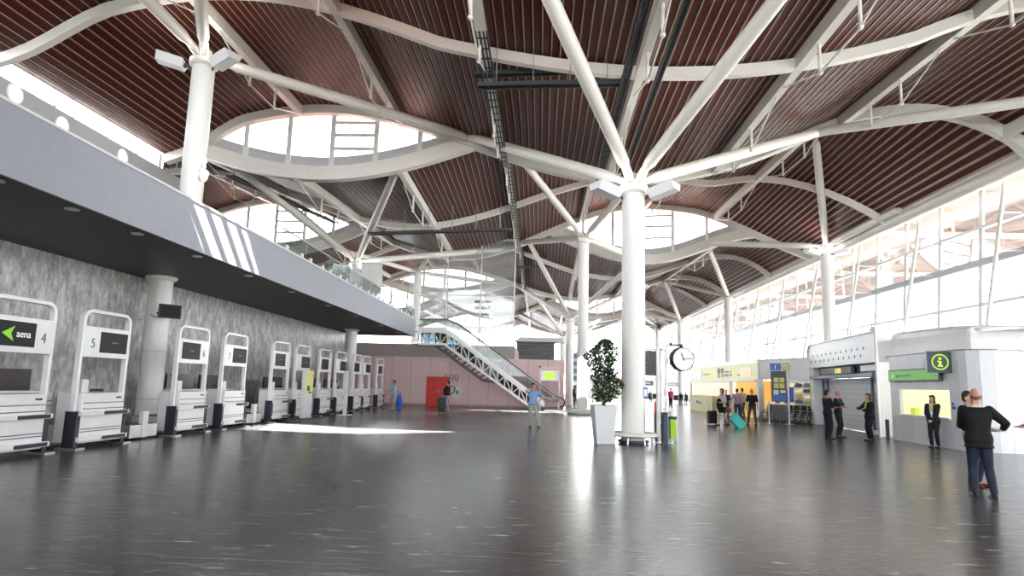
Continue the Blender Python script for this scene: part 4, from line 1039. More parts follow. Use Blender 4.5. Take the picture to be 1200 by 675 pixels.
m = MB(); pl = [(-.16, HG-R0-.02)] + [(-.16+R0*(1-math.cos(PI/2*i/8)), HG-R0+.03+R0*math.sin(PI/2*i/8)) for i in range(1, 9)] + [(GL+.05, HG+.03)]
m.sweep([(x, 0.1, z) for x, z in pl], .95, .06, (0, 1, 0)) if False else m.sweep([(x, 0.1, z) for x, z in pl], .95, .06)
m.build('rim', 'boothwhite', t)
m = MB(); m.tube([(GL+.12, -.3, 0), (GL+.12, -.3, HG+.05), (GL+.05, -.28, HG+.18), (GL-.3, -.25, HG+.2)], .05, 10); m.build('edge_post', 'whitegloss', t)
m = MB(); m.b2((.4, .1, zcan+.1), (GL-.2, .16, ztr)); m.build('transom_glass', 'darkscreen', t)
m = MB(); m.b2((1.2, -.1, zcan+.14), (GL*.62, .08, zcan+.44)); m.b2((1.4, .05, zcan+.44), (1.46, .1, ztr)); m.b2((GL*.55, .05, zcan+.44), (GL*.55+.06, .1, ztr)); sg = m.build('display_sign', 'midgrey', t)
for i in range(3): (lambda m: (m.lathe([(.06, .104), (.12, .104), (.12, .1)], (GL*.4+i*.3, 0, zcan+.28), 16, Rx, caps=False), m.build('pictogram_ring', 'txtyellow', sg)))(MB())
m = MB(); m.b2((GL*.7, .07, zcan+.2), (GL-.3, .095, ztr-.05)); m.build('clear_panel', 'boothwhite', t)
m = MB(); m.b2((.3, -.4, zcan-.08), (GL-.15, .1, zcan+.08)); m.build('canopy_bar', 'bluegrey', t, bevel=.02)
for x0, x1, c in ((.45, 1.15, 'alu'), (1.2, GL*.55, 'shutter'), (GL*.55+.02, GL*.78, 'shutter'), (GL*.78+.02, GL-.25, 'shutter')):
    m = MB(); m.b2((x0, .3, .02), (x1, .36, zcan-.08)); lf = m.build('door_leaf', c, t)
    m = MB()
    for zz in range(9): m.b2((x0+.03, .295, .2+zz*.24), (x1-.03, .3, .21+zz*.24))
    m.build('leaf_grooves', 'midgrey', lf)
for x in (1.18, GL*.78, .45):
    m = MB(); m.b2((x-.04, .2, 0), (x+.04, .38, zcan-.06)); m.build('door_post', 'bluegrey', t)
m = MB(); m.b2((GL*.8, .27, 1.75), (GL*.88, .29, 2.15)); m.build('paper_notice', 'white', t)
m = MB(); m.b2((GL*.8, .24, .85), (GL-.3, .29, .95)); m.b2((GL*.7, .2, 0), (GL-.25, .3, .16)); m.build('push_bar', 'alu', t)
# camera over the gate
q = at(1025, 389, gb.y+.8)
t = thing('dome_camera', (q.x-.1, q.y, q.z), 'white dome camera hanging over the arched gate', 'camera')
m = MB(); m.tube([(.25, 0, .3), (0, 0, .34), (0, 0, .12)], .03, 8); m.build('arm', 'white', t)
m = MB(); m.lathe([(.03, .15), (.11, .1), (.12, -.04)], n=16); m.build('housing', 'white', t)
m = MB(); m.lathe([(.12, -.04), (.09, -.12), (.001, -.16)], n=16); m.build('dome', 'black', t)

# shop with yellow sign and wheelchair bay
sa, sb, sc = fl(809, 480.5), fl(889, 492), fl(953, 497.5)
sa, sb, sc = [V3((p.x, p.y, 0)) for p in (sa, sb, sc)]
HS = 3.35
SL = (sb-sa).length; syaw = math.atan2(sb.y-sa.y, sb.x-sa.x)
t = thing('yellow_shop', sa, 'white kiosk shop with a yellow lit sign band and yellow counter front', 'shop', syaw)
m = MB(); m.b2((-.05, -.02, HS), (SL+.1, 3.8, HS+.22)); m.build('roof_slab', 'boothwhite', t)
for x in (0, SL*.66, SL): 
    m = MB(); m.b2((x-.09, 0, 0), (x+.09, .18, HS)) if x != SL else m.b2((x-.18, -.03, 0), (x+.18, .3, HS)); m.build('post', 'white', t)
m = MB(); m.b2((0, .02, 2.35), (SL, .1, HS)); m.build('sign_band', 'yellowlit', t)
def sx(px):
    d = ray(px, 440); k = d.x/d.y; u_ = (sb-sa).normalized(); return (k*sa.y-sa.x)/(u_.x-k*u_.y)
for p0, p1 in ((840.3, 843.8), (844.6, 848)):
    a_, b_ = sx(p0), sx(p1); c_ = (a_+b_)/2; m = MB(); w_ = (b_-a_)/2
    m.mtl(0).prism([(c_+w_*math.cos(PI*q/8), 3.02+.2*math.sin(PI*q/8)) for q in range(16)], .004, .018)
    m.mtl(1).prism([(c_-w_*.6, 2.55), (c_+w_*.6, 2.55), (c_+w_*.5, 2.86), (c_-w_*.5, 2.86)], .004, .018); m.build('painted_emblem', ['txtdark', 'midgrey'], t)
for p0, p1, z_, h_, c_ in ((849, 856.5, 2.92, .1, 'txtgrey'), (848.5, 857, 2.7, .18, 'midgrey'), (824, 831.5, 2.82, .08, 'midgrey'), (864, 867, 2.66, .08, 'midgrey')):
    m = MB(); m.b2((sx(p0), .004, z_-h_/2), (sx(p1), .018, z_+h_/2)); m.build('lettering', c_, t)
m = MB(); m.b2((sx(867.5), -.01, 2.55), (sx(880), .02, 3.12)); m.build('lit_panel', 'warmglow', t)
m = MB(); m.b2((.1, -.02, 2.45), (sx(822), .02, 3.2)); m.build('poster', 'white', t)
m = MB(); m.b2((0, -.15, 2.22), (SL, .2, 2.36)); m.build('sill', 'white', t)
m = MB(); m.b2((.05, 3.2, 0), (SL*.62, 3.3, 2.4)); m.b2((.1, .25, 0), (.2, 3.3, 2.4)); m.build('back_wall', 'pinkglow', t)
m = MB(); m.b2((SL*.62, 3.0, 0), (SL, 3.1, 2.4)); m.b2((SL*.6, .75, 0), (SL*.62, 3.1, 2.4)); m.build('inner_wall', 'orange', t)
m = MB(); m.b2((SL*.04, -.12, 0), (SL*.42, .5, 1.25)); ct = m.build('counter_front', 'yellow', t)
m = MB(); m.prism([(SL*.15, .62), (SL*.24, .6), (SL*.25, .72), (SL*.2, .76), (SL*.17, .86), (SL*.15, .84)], -.132, -.122); m.build('counter_emblem', 'txtgrey', ct)
m = MB(); m.b2((SL*.42, .1, 0), (SL*.66, .7, 1.15)); m.build('counter', 'white', t)
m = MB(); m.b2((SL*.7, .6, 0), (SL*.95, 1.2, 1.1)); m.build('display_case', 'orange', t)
# bay for wheelchairs
WL = (sc-sb).length; wyaw = math.atan2(sc.y-sb.y, sc.x-sb.x)
t = thing('glazed_bay', sb, 'white bay with glazed shelves above the parked wheelchairs', 'bay', wyaw)
m = MB(); m.b2((.1, 0, 2.35), (WL-.1, .12, HS+.15)); m.b2((.1, 0, HS+.1), (WL-.1, 1.4, HS+.2)); m.build('header', 'boothwhite', t)
m = MB(); m.b2((.1, 1.2, 0), (WL-.1, 1.3, 2.4)); m.build('back_wall', 'panelgrey', t)
m = MB(); m.b2((.2, .9, .9), (WL*.45, 1.0, 2.2)); m.build('warm_display', 'warmglow', t)
R_ = random.Random(11)
for i in range(3):
    x0, x1 = WL*(.52+.16*i), WL*(.52+.16*i+.145)
    m = MB(); m.b2((x0, .7, .95), (x1, .78, 2.25)); rk = m.build('shelf_unit', 'white', t)
    for a_ in range(4):
        m = MB(); pl = [(lerp(x0, x1, .05), 1.05+a_*.3)]
        for b_ in range(5): h_ = 1.05+a_*.3+R_.uniform(.1, .24); pl += [(lerp(x0, x1, (b_+.15)/5), h_), (lerp(x0, x1, (b_+.8)/5), h_), (lerp(x0, x1, (b_+.85)/5), 1.1+a_*.3)]
        m.prism(pl + [(lerp(x0, x1, .95), 1.05+a_*.3)], .66, .7); m.build('magazine_row', ['midgrey', 'yellow', 'warmglow', 'darkgrey'][(a_+i) % 4], rk)
m = MB()
for i in range(4): x = WL*(.12+.09*i); m.b2((x, .8, 1.0+.1*(i % 2)), (x+.3, .88, 1.6+.12*i))
m.build('posters', 'blue', t)
m = MB(); m.b2((WL*.94, .1, .8), (WL*.97, .6, 2.3)); m.build('lime_strip', 'yellow', t)
m = MB(); m.b2((.1, .5, .0), (WL*.5, .6, .9)); m.build('low_wall', 'boothwhite', t)
def wheelchair(p, yaw, lab):
    t = thing('wheelchair', p, lab, 'wheelchair', yaw, 'wheelchairs parked in the bay')
    for k in (-1, 1):
        m = MB(); m.tube([(k*.27, .12+.3*math.cos(2*PI*i/24), .3+.3*math.sin(2*PI*i/24)) for i in range(24)], .022, 6, closed=True)
        for i in range(8): m.tube([(k*.27, .12, .3), (k*.27, .12+.29*math.cos(PI*i/4), .3+.29*math.sin(PI*i/4))], .005, 4)
        m.build('wheel', 'black', t)
        m = MB(); m.tube([(k*.26, -.36+.09*math.cos(2*PI*i/12), .09+.09*math.sin(2*PI*i/12)) for i in range(12)], .02, 6, closed=True); m.build('caster', 'black', t)
        m = MB(); m.tube([(k*.25, .42, .95), (k*.25, .3, .92), (k*.25, .25, .3), (k*.26, -.3, .2), (k*.24, -.5, .12)], .018, 6); m.tube([(k*.25, .26, .66), (k*.25, -.15, .66), (k*.25, -.2, .4)], .018, 6); m.build('side_frame', 'steel', t)
    m = MB(); m.box((0, 0, .48), (.46, .44, .05)); m.build('seat', 'black', t)
    m = MB(); m.box((0, .26, .74), (.46, .04, .42)); m.build('backrest', 'black', t)
    m = MB(); m.box((0, -.5, .12), (.4, .16, .02)); m.build('footrest', 'black', t)
bn = V3((math.sin(wyaw), -math.cos(wyaw), 0)); bd_ = (sc-sb).normalized()
for i, (s_, lab) in enumerate(((.2, 'wheelchair at the shop end of the bay, beside the shop corner post'), (.335, 'wheelchair just left of the information totem'), (.56, 'first wheelchair right of the information totem'), (.685, 'second wheelchair right of the information totem'), (.81, 'third wheelchair right of the information totem'), (.935, 'wheelchair nearest the arched gate'))):
    q = sb+bd_*WL*s_ + bn*.12 ; wheelchair((q.x, q.y, 0), wyaw-.12, lab)
# information totem
q = fl(915, 497)
t = thing('information_totem', (q.x, q.y, 0), 'slim totem with blue and yellow round signs over a dark pictogram panel, before the wheelchairs', 'totem', -.35)
k_ = q.y/FPX
m = MB(); m.tube([(.42, 0, 0), (.42, 0, 3.05)], .06, 12); m.build('pole', 'steel', t)
m = MB(); m.tube([(-.55, 0, 0), (-.55, 0, 1.2)], .04, 8); m.build('pole', 'steel', t)
m = MB(); m.lathe([(.22, 0), (.22, .03)], (.42, 0, 0), 16); m.lathe([(.15, 0), (.15, .03)], (-.55, 0, 0), 16); m.build('base_plate', 'steel', t)
m = MB(); m.b2((-.42, -.04, 1.15), (.34, .04, 2.75)); pn = m.build('panel', 'darkgrey', t)
m = MB()
for a_ in range(2):
    for b_ in range(2): m.b2((-.28+b_*.28, -.05, 1.85+a_*.3), (-.04+b_*.28, -.04, 2.1+a_*.3))
m.build('pictograms', 'yellow', pn)
m = MB(); m.b2((-.36, -.05, 1.18), (.28, -.04, 1.5)); m.build('map', 'blue', pn)
m = MB(); m.b2((-.3, -.05, 1.52), (-.05, -.04, 1.76)); m.b2((.02, -.05, 1.6), (.28, -.04, 1.76)); m.build('notice', 'white', pn)
m = MB(); m.b2((-.45, -.05, 2.78), (.1, .05, 3.15)); bs = m.build('blue_sign', 'blue', t)
text('letter_i', 'i', .34, (-.18, -.053, 2.96), 'txtwhite', bs)
m = MB(); m.lathe([(.001, .06), (.22, .06), (.22, -.06)], (.34, 0, 2.97), 24, Rx); rs = m.build('round_sign', 'yellow', t)
m = MB(); m.lathe([(.09, .063), (.13, .063)], (.34, 0, 2.97), 20, Rx, caps=False); m.build('round_mark', 'white', rs)
m = MB(); m.b2((-.4, -.1, .25), (.3, .1, 1.0)); m.build('lower_box', 'darkgrey', t)
# ------------------------------------------------------------------ people
def remesh(mb, name, mats, voxel, parent=None, colour=None):
    o = mb.build('tmp', mats, fix=True)
    md = o.modifiers.new('r', 'REMESH'); md.mode = 'VOXEL'; md.voxel_size = voxel; md.use_smooth_shade = True
    sm = o.modifiers.new('s', 'SMOOTH'); sm.factor = .5; sm.iterations = 2
    dg = bpy.context.evaluated_depsgraph_get(); me = bpy.data.meshes.new_from_object(o.evaluated_get(dg))
    old = o.data; bpy.data.objects.remove(o); bpy.data.meshes.remove(old)
    me.name = name; me.materials.clear()
    for m in (mats if isinstance(mats, (list, tuple)) else [mats]): me.materials.append(M[m] if isinstance(m, str) else m)
    if colour:
        for p in me.polygons: p.material_index = colour(p.center)
    else:
        for p in me.polygons: p.material_index = 0
    for p in me.polygons: p.use_smooth = True
    r = bpy.data.objects.new(name, me); C.objects.link(r)
    if parent: r.parent = parent
    return r
def cap(mb, pts, rs, n=12):
    mb.tube(pts, rs, n)
    for p, r in zip(pts, rs): mb.ell(p, r*.995, n, 8)
def loft(mb, secs, n=20):     # secs: (centre, rx, ry, yaw)
    vs = []
    for c, rx, ry, yw in secs:
        for k in range(n):
            t = 2*PI*k/n; ct, st = math.cos(t), math.sin(t); e = .8
            x = rx*math.copysign(abs(ct)**e, ct); y = ry*math.copysign(abs(st)**e, st)
            vs.append((c[0]+x*math.cos(yw)-y*math.sin(yw), c[1]+x*math.sin(yw)+y*math.cos(yw), c[2]))
    fs = []
    for i in range(len(secs)-1):
        for k in range(n): fs.append((i*n+k, i*n+(k+1) % n, (i+1)*n+(k+1) % n, (i+1)*n+k))
    fs += [tuple(range(n))[::-1], tuple((len(secs)-1)*n+k for k in range(n))]
    mb._add(vs, fs, True)
def ik(a, b, l1, l2, pole):
    a, b = V3(a), V3(b); d = b-a; L = min(d.length, (l1+l2)*.995); dn = d.normalized(); b = a+dn*L
    k = (l1*l1-l2*l2+L*L)/(2*L); h = math.sqrt(max(l1*l1-k*k, 0)); p = V3(pole); p = (p-dn*p.dot(dn)).normalized()
    return a+dn*k+p*h, b
_mc = {}
def cm(c, rough=.75):
    k = (c, rough)
    if k not in _mc: _mc[k] = mat('cloth', c, rough, spec=.25)
    return _mc[k]
SKIN = {0: mat('skin', (.55, .33, .24), .55), 1: mat('skin_tan', (.42, .23, .15), .55), 2: mat('skin_ruddy', (.56, .28, .2), .55)}
LIP = mat('lips', (.35, .12, .1), .5); EYEM = mat('eye_dark', (.03, .02, .02), .3)
def person(pos, rz, H, label, top=(.05, .05, .06), bottom=(.04, .04, .05), hair=(.03, .02, .015), skin=0, fem=False, sleeve='long', jacket=False, lower='trousers', shoes=(.02, .02, .02),
           hands=None, feet=None, hip=None, lean=(0, 0), head=0, hairlen=0, group=None, voxel=.0105, poles=None, bald=False, front=None, scarf=None, knee=(0, -1, 0), hand_style=1., belt=None, collar=None, cat='person'):
    hands = hands or {}; feet = feet or {}; poles = poles or {}
    hipc = V3(hip) if hip else V3((0, 0, .52)); ax = V3((lean[0], lean[1], 1)); LF = voxel > .014
    T = lambda z: hipc+ax*(z-.52)
    fx = .9 if fem else 1.0
    secs = [(.465, .06, .052), (.49, .088, .064), (.52, .1 if fem else .096, .068), (.56, .09*fx+.004, .06), (.61, .078*fx, .054), (.67, .087*fx, .059), (.73, .1*fx, .064), (.775, .104*fx, .06), (.805, .096*fx, .048), (.825, .06, .04), (.84, .036, .036), (.885, .033, .036)]
    S = {}
    sh = {s: T(.797)+V3((sx*.103*fx, 0, 0)) for s, sx in (('R', -1), ('L', 1))}
    hp = {s: hipc+V3((sx*.05, 0, -.015)) for s, sx in (('R', -1), ('L', 1))}
    arm, leg = {}, {}
    for s, sx in (('R', -1), ('L', 1)):
        w = V3(hands.get(s, (sx*.135, -.03, .475+hipc.z-.52)))
        arm[s] = (sh[s],) + ik(sh[s], w, .168, .148, poles.get(s, (sx*.35, 1, -.15)))
        f = V3(feet.get(s, (sx*.055, 0, 0))); an = f+V3((0, .012, .045))
        leg[s] = (hp[s],) + ik(hp[s], an, .235, .235, knee)
    b = MB()
    loft(b, [(T(z), rx, ry, 0) for z, rx, ry in secs])
    hc = T(.885)+V3((0, -.012, .048)); Rh = Matrix.Rotation(head, 3, 'Z')
    P = lambda x, y, z: hc + Rh @ V3((x, y, z))
    b.ell(P(0, .006, .008), (.043, .053, .06), 18, 12, Rh); b.ell(P(0, -.012, -.028), (.033, .038, .042), 16, 10, Rh); b.ell(P(0, -.03, -.052), (.018, .016, .014), 10, 8, Rh)
    b.ell(P(0, -.053, -.014), (.008, .013, .014), 8, 6, Rh); b.ell(P(0, -.045, .012), (.028, .009, .006), 10, 6, Rh); b.ell(P(0, -.044, -.036), (.015, .009, .006), 10, 6, Rh)
    for sx in (-1, 1): b.ell(P(sx*.043, .008, -.008), (.006, .011, .018), 8, 6, Rh)
    for s, sx in (('R', -1), ('L', 1)):
        a0, a1, a2 = arm[s]
        cap(b, [a0, a0.lerp(a1, .45), a1, a1.lerp(a2, .3), a2], [.034, .029, .023, .0235, .0155])
        d = (a2-a1).normalized(); side = V3((1, 0, 0)) - d*d.x; side = side.normalized() if side.length > .2 else V3((0, 1, 0)); up = d.cross(side)
        pc = a2+d*.026; Rm = Matrix((side, up, d)).transposed()
        b.ell(pc, (.021, .0115, .03), 10, 8, Rm)
        if not LF:
            cdir = up if s == 'L' else up
            inn = (V3((0, -1, 0))-d*V3((0, -1, 0)).dot(d)); inn = inn.normalized() if inn.length > .1 else side
            for i, (o_, ln) in enumerate(((-.0165, .036), (-.0055, .043), (.0055, .041), (.0165, .032))):
                q = pc+side*o_+d*.022; cu = hand_style
                b.tube([q, q+d*ln*.45+inn*.004*cu, q+d*ln*.8+inn*.012*cu, q+d*ln*.95+inn*.024*cu], [.0058, .0056, .0053, .0046], 6)
            q = pc+inn*.012-side*sx*.012; b.tube([pc, q+d*.006, q+d*.026+inn*.006, q+d*.036+inn*.01], [.007, .0075, .0065, .0055], 6)
    for s, sx in (('R', -1), ('L', 1)):
        l0, l1, l2 = leg[s]
        cap(b, [l0, l0.lerp(l1, .4), l1, l1.lerp(l2, .3), l2], [.052, .047, .033, .034, .021])
        b.tube([l2, l2+V3((0, -.05, -.03))], [.021, .018], 8)
    b.X = None; b.v = [tuple(V3(p)*H) for p in b.v]
    e1, e2, mo = P(-.017, -.049, .0)*H, P(.017, -.049, .0)*H, P(0, -.052, -.036)*H
    def colour(c):
        if (c-e1).length < .0105*H/1.75 or (c-e2).length < .0105*H/1.75: return 1
        dv = c-mo; return 2 if abs(dv.z) < .006 and dv.length < .022 else 0
    body = remesh(b, 'person', [SKIN[skin], EYEM, LIP], voxel, None, colour)
    body.location = pos; body.rotation_euler = (0, 0, rz); tag(body, label, cat, group)
    vx = max(voxel, .013)
    def part(name, m, c, rough=.75, v=None):
        m.v = [tuple(V3(p)*H) for p in m.v]; return remesh(m, name, [cm(c, rough)], v or vx, body)
    # trousers or shorts
    m = MB(); infl = .007
    loft(m, [(T(z), rx+infl, ry+infl, 0) for z, rx, ry in secs[:5]])
    for s in 'RL':
        l0, l1, l2 = leg[s]
        if lower == 'trousers': cap(m, [l0, l0.lerp(l1, .4), l1, l1.lerp(l2, .3), l1.lerp(l2, .96)], [.057, .053, .041, .041, .032])
        else: cap(m, [l0, l0.lerp(l1, .3), l0.lerp(l1, .55)], [.06, .058, .056])
    part('trousers' if lower == 'trousers' else 'shorts', m, bottom)
    # top
    infl = .02 if jacket else .011
    m = MB(); hem = .455 if jacket else .505
    ss = [(T(hem), .1*fx+infl+(.006 if fem else 0), .068+infl, 0)] + [(T(z), rx+infl, ry+infl, 0) for z, rx, ry in secs if z > hem+.01 and z < .83]
    loft(m, ss)
    for s in 'RL':
        a0, a1, a2 = arm[s]; ji = .006 if jacket else .0
        if sleeve == 'long': cap(m, [a0, a0.lerp(a1, .45), a1, a1.lerp(a2, .4), a1.lerp(a2, .95)], [.041+ji, .037+ji, .032+ji, .029+ji, .024+ji])
        elif sleeve == 'short': cap(m, [a0, a0.lerp(a1, .45), a0.lerp(a1, .85)], [.042, .039, .037])
    part('jacket' if jacket else 'shirt', m, top)
    if belt:
        m = MB(); loft(m, [(T(.5), .1+.013, .068+.013, 0), (T(.518), .096+.013, .068+.012, 0)]); part('belt', m, belt)
    if front:
        m = MB(); fy = lambda z: -(.064+infl+.004)
        loft(m, [(T(z)+V3((0, fy(z)+.012, 0)), w, .014, 0) for z, w in ((.57, .008), (.66, .026), (.74, .036), (.8, .03), (.83, .02))], 12); part('shirt_front', m, front)
    if collar:
        m = MB(); loft(m, [(T(.822)+V3((0, .002, 0)), .05, .05, 0), (T(.852)+V3((0, .004, 0)), .043, .045, 0)], 16); part('collar', m, collar)
    if scarf:
        m = MB(); m.tube([T(.83)+V3((.05*math.cos(2*PI*i/14), .048*math.sin(2*PI*i/14)-.004, .012*math.sin(2*PI*i/14))) for i in range(14)], .018, 8, closed=True)
        m.tube([T(.83)+V3((.01, -.06, 0)), T(.76)+V3((.015, -.09, 0)), T(.69)+V3((.01, -.095, 0))], [.018, .024, .02], 8); part('scarf', m, scarf)
    for s in 'RL':
        m = MB(); an = leg[s][2]; f = V3((an.x, an.y-.012, an.z-.045))
        m.ell(f+V3((0, -.045, .017)), (.027, .085, .02), 14, 8); m.ell(f+V3((0, .012, .03)), (.026, .034, .036), 12, 8)
        m.b2((f.x-.024, f.y-.115, f.z), (f.x+.024, f.y+.04, f.z+.012)); part('shoe', m, shoes, .45, .011)
    # hair
    m = MB()
    if bald:
        for sx in (-1, 1): m.ell(P(sx*.037, .022, -.012), (.009, .026, .022), 10, 8, Rh)
        m.ell(P(0, .05, -.02), (.028, .010, .02), 10, 8, Rh)
    else:
        m.ell(P(0, .016, .022), (.048, .052, .054), 16, 10, Rh); m.ell(P(0, .03, -.01), (.044, .036, .045), 14, 8, Rh); m.ell(P(0, -.03, .05), (.036, .024, .02), 12, 8, Rh)
        if hairlen > 0:
            for sx in (-1, 0, 1): m.ell(P(sx*.028, .036-.012*abs(sx), -.04-hairlen*.5), (.028, .022, .045+hairlen*.5), 12, 8, Rh)
            for sx in (-1, 1): m.ell(P(sx*.042, .008, -.03-hairlen*.3), (.014, .026, .045+hairlen*.3), 10, 8, Rh)
    part('hair', m, hair, .6, .012)
    body['H'] = H
    return body
F2 = lambda px, py: V3((fl(px, py).x, fl(px, py).y, 0))
NAVY = (.012, .014, .022); BLK = (.014, .014, .016); DENIM = (.035, .05, .1)
# centre man on the phone
p1 = F2(624, 501)
person(p1, .12, 1.75, 'person in a blue shirt and pale trousers mid stride with a phone to the ear', top=(.22, .36, .62), bottom=(.36, .37, .31), belt=(.04, .05, .1), hair=(.05, .025, .015), skin=2, sleeve='short',
       hands={'R': (-.075, -.055, .865), 'L': (.135, -.045, .60)}, poles={'R': (-1, -.2, -1), 'L': (1, .5, 0)}, feet={'R': (-.055, .04, 0), 'L': (.13, -.06, 0)}, head=.15)
ph = thing('mobile_phone', p1 + Matrix.Rotation(.12, 3, 'Z') @ V3((-.092, -.085, 1.6)), 'dark phone held to the ear of the person in the blue shirt', 'phone', .12)
m = MB(); m.box((0, 0, 0), (.012, .07, .14), rx=.3); m.build('case', 'black', ph, bevel=.004); m = MB(); m.box((.007, 0, 0), (.002, .06, .12), rx=.3); m.build('screen', 'darkscreen', ph)
# person at the last kiosk
p2 = F2(460.5, 478.8)
person(p2, -PI/2+.5, 1.74, 'person in a pale blue top and beige trousers standing at the last kiosk', top=(.4, .6, .85), bottom=(.42, .39, .34), hair=(.04, .03, .02), shoes=(.6, .6, .6), hands={'R': (-.1, -.2, .6)}, voxel=.015, sleeve='short')
def bag(pos, rz, dims, c, label, cat='bag', soft=.06, straps=True, name='bag'):
    t = thing(name, pos, label, cat, rz); w, d, h = dims
    m = MB(); m.ell((0, 0, h*.5), (w*.55, d*.6, h*.55), 18, 12); m.b2((-w*.4, -d*.38, .01), (w*.4, d*.38, h*.85)); remesh(m, 'body', [cm(c, .6)], .016, t)
    if straps:
        for k in (-1, 1): m = MB(); m.tube([(-w*.25, k*d*.3, h*.8), (-w*.2, k*d*.2, h*1.15), (0, k*d*.1, h*1.25), (w*.2, k*d*.2, h*1.15), (w*.25, k*d*.3, h*.8)], .012, 6); m.build('handle', cm(c, .6), t)
    m = MB(); m.box((0, -d*.5, h*.35), (w*.5, d*.25, h*.35)); m.build('pocket', cm(tuple(x*.7 for x in c), .6), t, bevel=.02)
    return t
bag(p2+V3((.35, .05, .0)), .4, (.34, .26, .85), (.03, .14, .7), 'bright blue bag standing beside the person at the last kiosk')
# backpacker
p3 = F2(524.5, 480.3)
person(p3, -PI/2, 1.76, 'person in a dark red and black jacket with a black backpack by the red door', top=(.07, .015, .02), bottom=(.4, .42, .44), hair=BLK, shoes=(.55, .55, .55), lower='trousers', hands={'L': (.1, -.16, .52), 'R': (-.1, -.17, .52)}, voxel=.014)
t = thing('backpack', p3+V3((.15, 0, 1.0)), 'bulging black backpack on the back of the traveller by the red door', 'backpack', PI/2)
m = MB(); m.ell((0, .24, .18), (.24, .2, .3), 16, 12); m.ell((0, .36, .1), (.19, .16, .2), 14, 10); remesh(m, 'body', [cm(BLK, .6)], .016, t)
m = MB(); m.box((.02, .515, .15), (.14, .03, .12)); m.build('pocket_patch', 'panelgrey', t, bevel=.01)
for k in (-1, 1): m = MB(); m.tube([(k*.12, .1, .4), (k*.13, -.06, .5), (k*.14, -.24, .42), (k*.14, -.24, .15), (k*.15, -.05, .0), (k*.14, .1, .02)], .02, 6); m.build('strap', cm(BLK, .6), t)
def suitcase(pos, rz, dims, c, label, tilt=0., group=None, voxel=0):
    t = thing('suitcase', pos, label, 'suitcase', rz, group); w, d, h = dims; R = Matrix.Rotation(tilt, 4, 'X')
    def X(mb): mb.X = R; return mb
    m = X(MB()); m.b2((-w/2, -d/2, .05), (w/2, d/2, h)); m.build('shell', cm(c, .4), t, bevel=.035)
    m = X(MB())
    for i in range(4): x = -w/2+w*(i+.5)/4; m.b2((x-.012, -d/2-.008, .12), (x+.012, -d/2+.002, h-.07))
    m.build('ribs', cm(tuple(min(1, q*1.25) for q in c), .4), t)
    for sx in (-1, 1):
        for sy in (-1, 1): m = X(MB()); m.tube([(sx*w*.4-.012, sy*d*.32, .025), (sx*w*.4+.012, sy*d*.32, .025)], .025, 10); m.build('wheel', 'black', t)
    m = X(MB()); m.tube([(-w*.22, d*.3, h), (-w*.22, d*.3, h+.36), (w*.22, d*.3, h+.36), (w*.22, d*.3, h)], .012, 8); m.build('pull_handle', 'greysteel', t)
    return t
q = F2(517, 480.6); suitcase(q, .25, (.44, .3, .78), (.012, .05, .035), 'dark green suitcase standing in front of the red door')
q = F2(521, 479.9); suitcase(q+V3((0, .1, 0)), .1, (.2, .3, .72), (.3, .02, .04), 'narrow red suitcase between the green suitcase and the backpacker')
# group at the yellow shop
p4 = F2(847, 499)
person(p4, -PI/2+.3, 1.74, 'person in a pale top and black shorts pulling a black suitcase before the shop', top=(.6, .58, .55), bottom=BLK, hair=BLK, fem=True, lower='shorts', sleeve='short', shoes=BLK, hairlen=.02,
       hands={'L': (.1, -.13, .63), 'R': (-.16, .1, .5)}, feet={'R': (-.05, -.1, 0), 'L': (.05, .12, 0)}, voxel=.013)
t = thing('folded_jacket', p4+V3((-.18, -.12, .8)), 'dark jacket draped over the arm of the person in black shorts', 'jacket')
m = MB(); m.ell((0, 0, .2), (.14, .12, .3), 14, 10); m.ell((.08, 0, .1), (.12, .1, .25), 12, 8); remesh(m, 'cloth', [cm(BLK)], .016, t)
q = F2(834.5, 497.5); suitcase(q, .2, (.42, .28, .66), (.014, .014, .016), 'black upright suitcase left of the person in black shorts')
p5 = F2(851.5, 490.5)
person(p5, PI-.3, 1.7, 'person in a dark teal top with light hair at the shop counter', top=(.02, .06, .08), bottom=(.05, .05, .06), hair=(.5, .45, .38), voxel=.015, sleeve='short')
p6 = F2(864.5, 492)
person(p6, PI-.5, 1.78, 'person in a mauve shirt and jeans pulling the turquoise suitcase', top=(.42, .28, .36), bottom=(.04, .07, .16), hair=BLK, voxel=.013, hands={'L': (.18, .16, .5)}, feet={'R': (-.05, -.06, 0), 'L': (.05, .08, 0)})
q = F2(866, 502); suitcase(q+V3((.25, .2, 0)), .3, (.42, .26, .74), (.1, .7, .66), 'turquoise suitcase tilted on its wheels behind the person in the mauve shirt', tilt=.0).rotation_euler = (0, -.75, .2)
t = bag(F2(854, 492)+V3((-.1, -.3, .42)), .3, (.34, .24, .3), (.28, .08, .03), 'small orange brown bag carried beside the turquoise suitcase')
p7 = F2(870.5, 489)
person(p7, PI+.4, 1.83, 'tall person in a greyish shirt standing just behind the person in mauve', top=(.3, .26, .26), bottom=(.05, .06, .1), hair=(.06, .04, .03), voxel=.015)
p8 = F2(882, 498)
person(p8, -.5, 1.78, 'person in a black polo shirt and grey jeans walking past the shop corner', top=BLK, bottom=(.07, .075, .085), hair=(.25, .12, .08), skin=2, sleeve='short', feet={'R': (-.13, .03, 0), 'L': (.1, -.03, 0)}, hands={'R': (-.17, .06, .5), 'L': (.16, -.08, .5)}, voxel=.013, bald=True)
